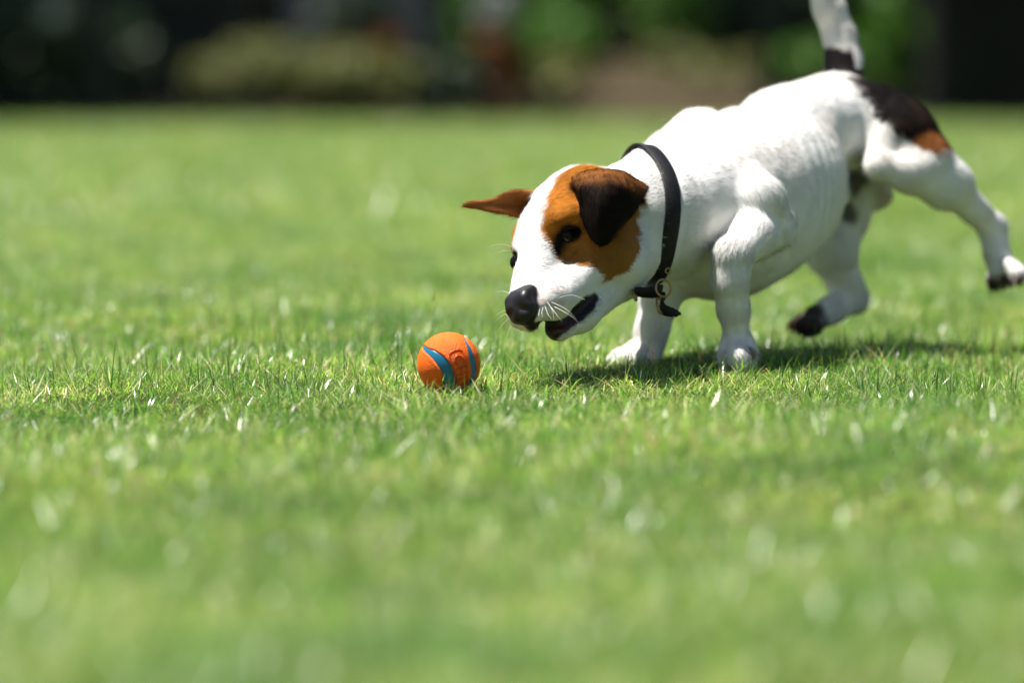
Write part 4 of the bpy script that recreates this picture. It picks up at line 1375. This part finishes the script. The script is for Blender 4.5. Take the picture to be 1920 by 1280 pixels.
# ---- short lying coat hair
if BUILD_FUR:
    tri = np.concatenate([DF[:, [0, 1, 2]], DF[:, [0, 2, 3]]])
    a, bb, c = DV[tri[:, 0]], DV[tri[:, 1]], DV[tri[:, 2]]
    cr_ = np.cross(bb - a, c - a); ar = np.linalg.norm(cr_, axis=1)
    nrm = cr_ / (ar[:, None] + 1e-12)
    NV = np.zeros_like(DV)
    for i in range(3): np.add.at(NV, tri[:, i], cr_)
    NV /= np.linalg.norm(NV, axis=1)[:, None] + 1e-12
    NH = 150000
    facing = np.where((nrm @ np.array([0.1, -0.9, 0.3])) > -0.35, 1.0, 0.3)
    near_head = np.where(a[:, 1] < 3.24, 3.0, 1.0)
    wgt = ar * facing * near_head; wgt /= wgt.sum()
    ti = rng.choice(len(tri), NH, p=wgt)
    u, v = rng.random(NH), rng.random(NH)
    fl = u + v > 1; u[fl], v[fl] = 1 - u[fl], 1 - v[fl]
    w0 = 1 - u - v
    T = tri[ti]
    comb = lambda X: X[T[:, 0]] * w0[:, None] + X[T[:, 1]] * u[:, None] + X[T[:, 2]] * v[:, None]
    R, N_, C_ = comb(DV), comb(NV), comb(DC)
    N_ /= np.linalg.norm(N_, axis=1)[:, None]
    bare = DBARE[T[:, 0]]
    keep = (bare < 0.3) & ~((np.abs((R - ctr) @ axis) < 0.0095) & (np.linalg.norm(R - ctr, axis=1) < 0.075))
    R, N_, C_ = R[keep], N_[keep], C_[keep]
    # flow: blended directions of the nearest body pieces
    FLOW = []
    def fl_add(A, B, dirv=None):
        dv = (B[0] - A[0]) if dirv is None else np.array(dirv, float)
        FLOW.append((A, B, dv / np.linalg.norm(dv)))
    back_dir = -BF[:, 0] + np.array([0, 0, -0.25])
    fl_add(S(1330, 380, 3.34, 120), S(1570, 250, 3.5, 90), back_dir)
    fl_add(S(1200, 400, 3.25, 95), S(1320, 390, 3.34, 120))
    fl_add(S(1010, 480, 3.16, 40), S(1090, 405, 3.21, 88), -HF + 0.3 * HL)
    fl_add(S(985, 560, 3.11, 30), S(1012, 488, 3.158, 42), -HF + 0.2 * HL - 0.3 * HU)
    fl_add(S(1047, 617, 3.128, 25), S(1150, 500, 3.2, 60), -HF - 0.5 * HU)
    fl_add(S(1135, 325, 3.16, 8), S(1127, 455, 3.137, 6))
    fl_add(S(1000, 365, 3.212, 8), S(880, 382, 3.196, 4))
    for key in LIMBS:
        a_, more, toes, _ = LIMBS[key]
        for q in [a_] + more:
            for x, y in zip(q[:-1], q[1:]): fl_add(x, y)
    for x, y in zip(TAIL[:-1], TAIL[1:]): fl_add(x, y)
    acc = np.zeros_like(R)
    for A, B, dv in FLOW:
        dd = np.clip(d_rc(R, A, B), 0, None)
        acc += np.exp(-dd / 0.006)[:, None] * dv
    acc += (rng.random(R.shape) - 0.5) * 0.25 * np.linalg.norm(acc, axis=1)[:, None]
    acc -= (acc * N_).sum(1)[:, None] * N_
    acc /= np.linalg.norm(acc, axis=1)[:, None] + 1e-9
    n = len(R)
    hd = np.minimum(1, np.clip((R[:, 1] - 3.10) / 0.16, 0.25, 1))
    ln = (0.0035 + 0.006 * hd) * (0.7 + 0.6 * rng.random(n))
    lift = 0.02 + 0.25 * rng.random(n) ** 7
    side = np.cross(acc, N_)
    wd = 0.00015
    root = R - N_ * 0.0001
    mid = root + (acc * 0.55 + N_ * lift[:, None] * 0.75) * ln[:, None]
    tip = root + (acc * 1.0 + N_ * lift[:, None] * 0.9) * ln[:, None]
    HV = np.stack([root - side * wd, root + side * wd, mid - side * wd * 0.8, mid + side * wd * 0.8, tip], 1).reshape(-1, 3) - DOG0
    base = (np.arange(n) * 5)[:, None]
    HFc = np.concatenate([base + np.array([[0, 1, 3]]), base + np.array([[0, 3, 2]]), base + np.array([[2, 3, 4]])])
    jit = (0.93 + 0.12 * rng.random(n))[:, None]
    HC_ = np.repeat(np.clip(C_ * jit, 0, 0.88), 5, 0)
    hm = fast_mesh('fur', HV, HFc, m_fur)
    vcol(hm, 'coat', HC_)
    NN = (N_ + (rng.random(N_.shape) - 0.5) * 0.2)
    NN /= np.linalg.norm(NN, axis=1)[:, None]
    hm.normals_split_custom_set_from_vertices(np.repeat(NN, 5, 0))
    fur = bpy.data.objects.new('fur', hm); col.objects.link(fur); fur.parent = dog
    fur['kind'] = 'stuff'

# ================================================================== COLLAR
m_leather = noise_mat('black_leather', (0.004, 0.004, 0.0045), (0.009, 0.0085, 0.0085), 120, 0.5, 0.2, 700, 0.28)
m_brass, t, b = new_mat('worn_brass')
b.inputs['Base Color'].default_value = (0.36, 0.25, 0.12, 1); b.inputs['Metallic'].default_value = 1; b.inputs['Roughness'].default_value = 0.32
collar = empty('dog_collar', ctr)
tag(collar, 'black leather collar with brass ring around the neck of the dog', 'collar')


def band(name, path, wdir, width, thick, mat, parent, origin, closed=True, out_from=None):
    V, F = [], []
    n = len(path)
    for i, q in enumerate(path):
        if closed:
            tg = path[(i + 1) % n] - path[i - 1]
        else:
            tg = path[min(i + 1, n - 1)] - path[max(i - 1, 0)]
        tg = tg / np.linalg.norm(tg)
        wv = wdir - (wdir @ tg) * tg; wv /= np.linalg.norm(wv)
        nv = np.cross(tg, wv)
        if out_from is not None and nv @ (q - out_from) < 0: nv = -nv
        wd_ = width if not hasattr(width, '__len__') else width[min(i * len(width) // n, len(width) - 1)]
        for sx, sz in ((-1, -.6), (-1, .6), (-.9, 1), (.9, 1), (1, .6), (1, -.6), (.9, -1), (-.9, -1)):
            V.append(q + wv * sx * wd_ / 2 + nv * sz * thick / 2 - origin)
    m = n if closed else n - 1
    for i in range(m):
        j = (i + 1) % n
        for k in range(8):
            k2 = (k + 1) % 8
            F.append((i * 8 + k, i * 8 + k2, j * 8 + k2, j * 8 + k))
    if not closed:
        F.append(tuple(range(8))); F.append(tuple((n - 1) * 8 + k for k in range(8)))
    o = mesh_obj(name, V, F, mat, parent)
    bmx = bmesh.new(); bmx.from_mesh(o.data); bmesh.ops.recalc_face_normals(bmx, faces=bmx.faces); bmx.to_mesh(o.data); bmx.free()
    return o


band('strap', lp, axis, 0.0145, 0.0022, m_leather, collar, ctr, True, ctr)


def ring_obj(name, c, nrm, R, r, mat, parent, origin, sx=1.0):
    nrm = nrm / np.linalg.norm(nrm)
    a = np.cross(nrm, [0.2, 0.1, 0.97]); a /= np.linalg.norm(a); bq = np.cross(nrm, a)
    V, F = [], []
    n1_, n2_ = 28, 8
    for i in range(n1_):
        th = 2 * math.pi * i / n1_
        dr_ = math.cos(th) * a * sx + math.sin(th) * bq
        for k in range(n2_):
            ph = 2 * math.pi * k / n2_
            V.append(c + dr_ * R + (math.cos(ph) * dr_ + math.sin(ph) * nrm) * r - origin)
    for i in range(n1_):
        for k in range(n2_):
            F.append((i * n2_ + k, ((i + 1) % n1_) * n2_ + k, ((i + 1) % n1_) * n2_ + (k + 1) % n2_, i * n2_ + (k + 1) % n2_))
    return mesh_obj(name, V, F, mat, parent)


tocam = -P(1240, 500, 1.0) + np.array([0, 0, CAM_H]); tocam /= np.linalg.norm(tocam)
ring_obj('ring', P(1244, 540, 3.188), tocam + np.array([0.5, 0, 0.1]), 0.0072, 0.0010, m_brass, collar, ctr)
ring_obj('eyelet', P(1253, 508, 3.180), tocam, 0.0022, 0.0006, m_brass, collar, ctr)
# keeper, buckle and the two strap ends
band('strap_end', spline([P(1246, 552, 3.196), P(1240, 566, 3.192), P(1244, 580, 3.188), P(1262, 586, 3.184), P(1276, 588, 3.182)], 6),
     np.array([0.15, -0.2, 1.0]), [0.0075, 0.0085, 0.009, 0.009, 0.009, 0.008, 0.006, 0.003], 0.0024, m_leather, collar, ctr, False)
band('strap_end', spline([P(1240, 545, 3.20), P(1222, 548, 3.192), P(1206, 548, 3.188), P(1190, 546, 3.186)], 6),
     np.array([0.2, -0.3, 1.0]), [0.011, 0.0105, 0.0095, 0.009, 0.0085, 0.007], 0.0026, m_leather, collar, ctr, False)
ring_obj('buckle', P(1238, 573, 3.186), np.array([0.8, -0.5, 0.3]), 0.0068, 0.0013, m_brass, collar, ctr, 0.7)
ring_obj('tip_guard', P(1190, 554, 3.184), np.array([0.9, -0.3, 0.35]), 0.0042, 0.0012, m_brass, collar, ctr, 0.6)
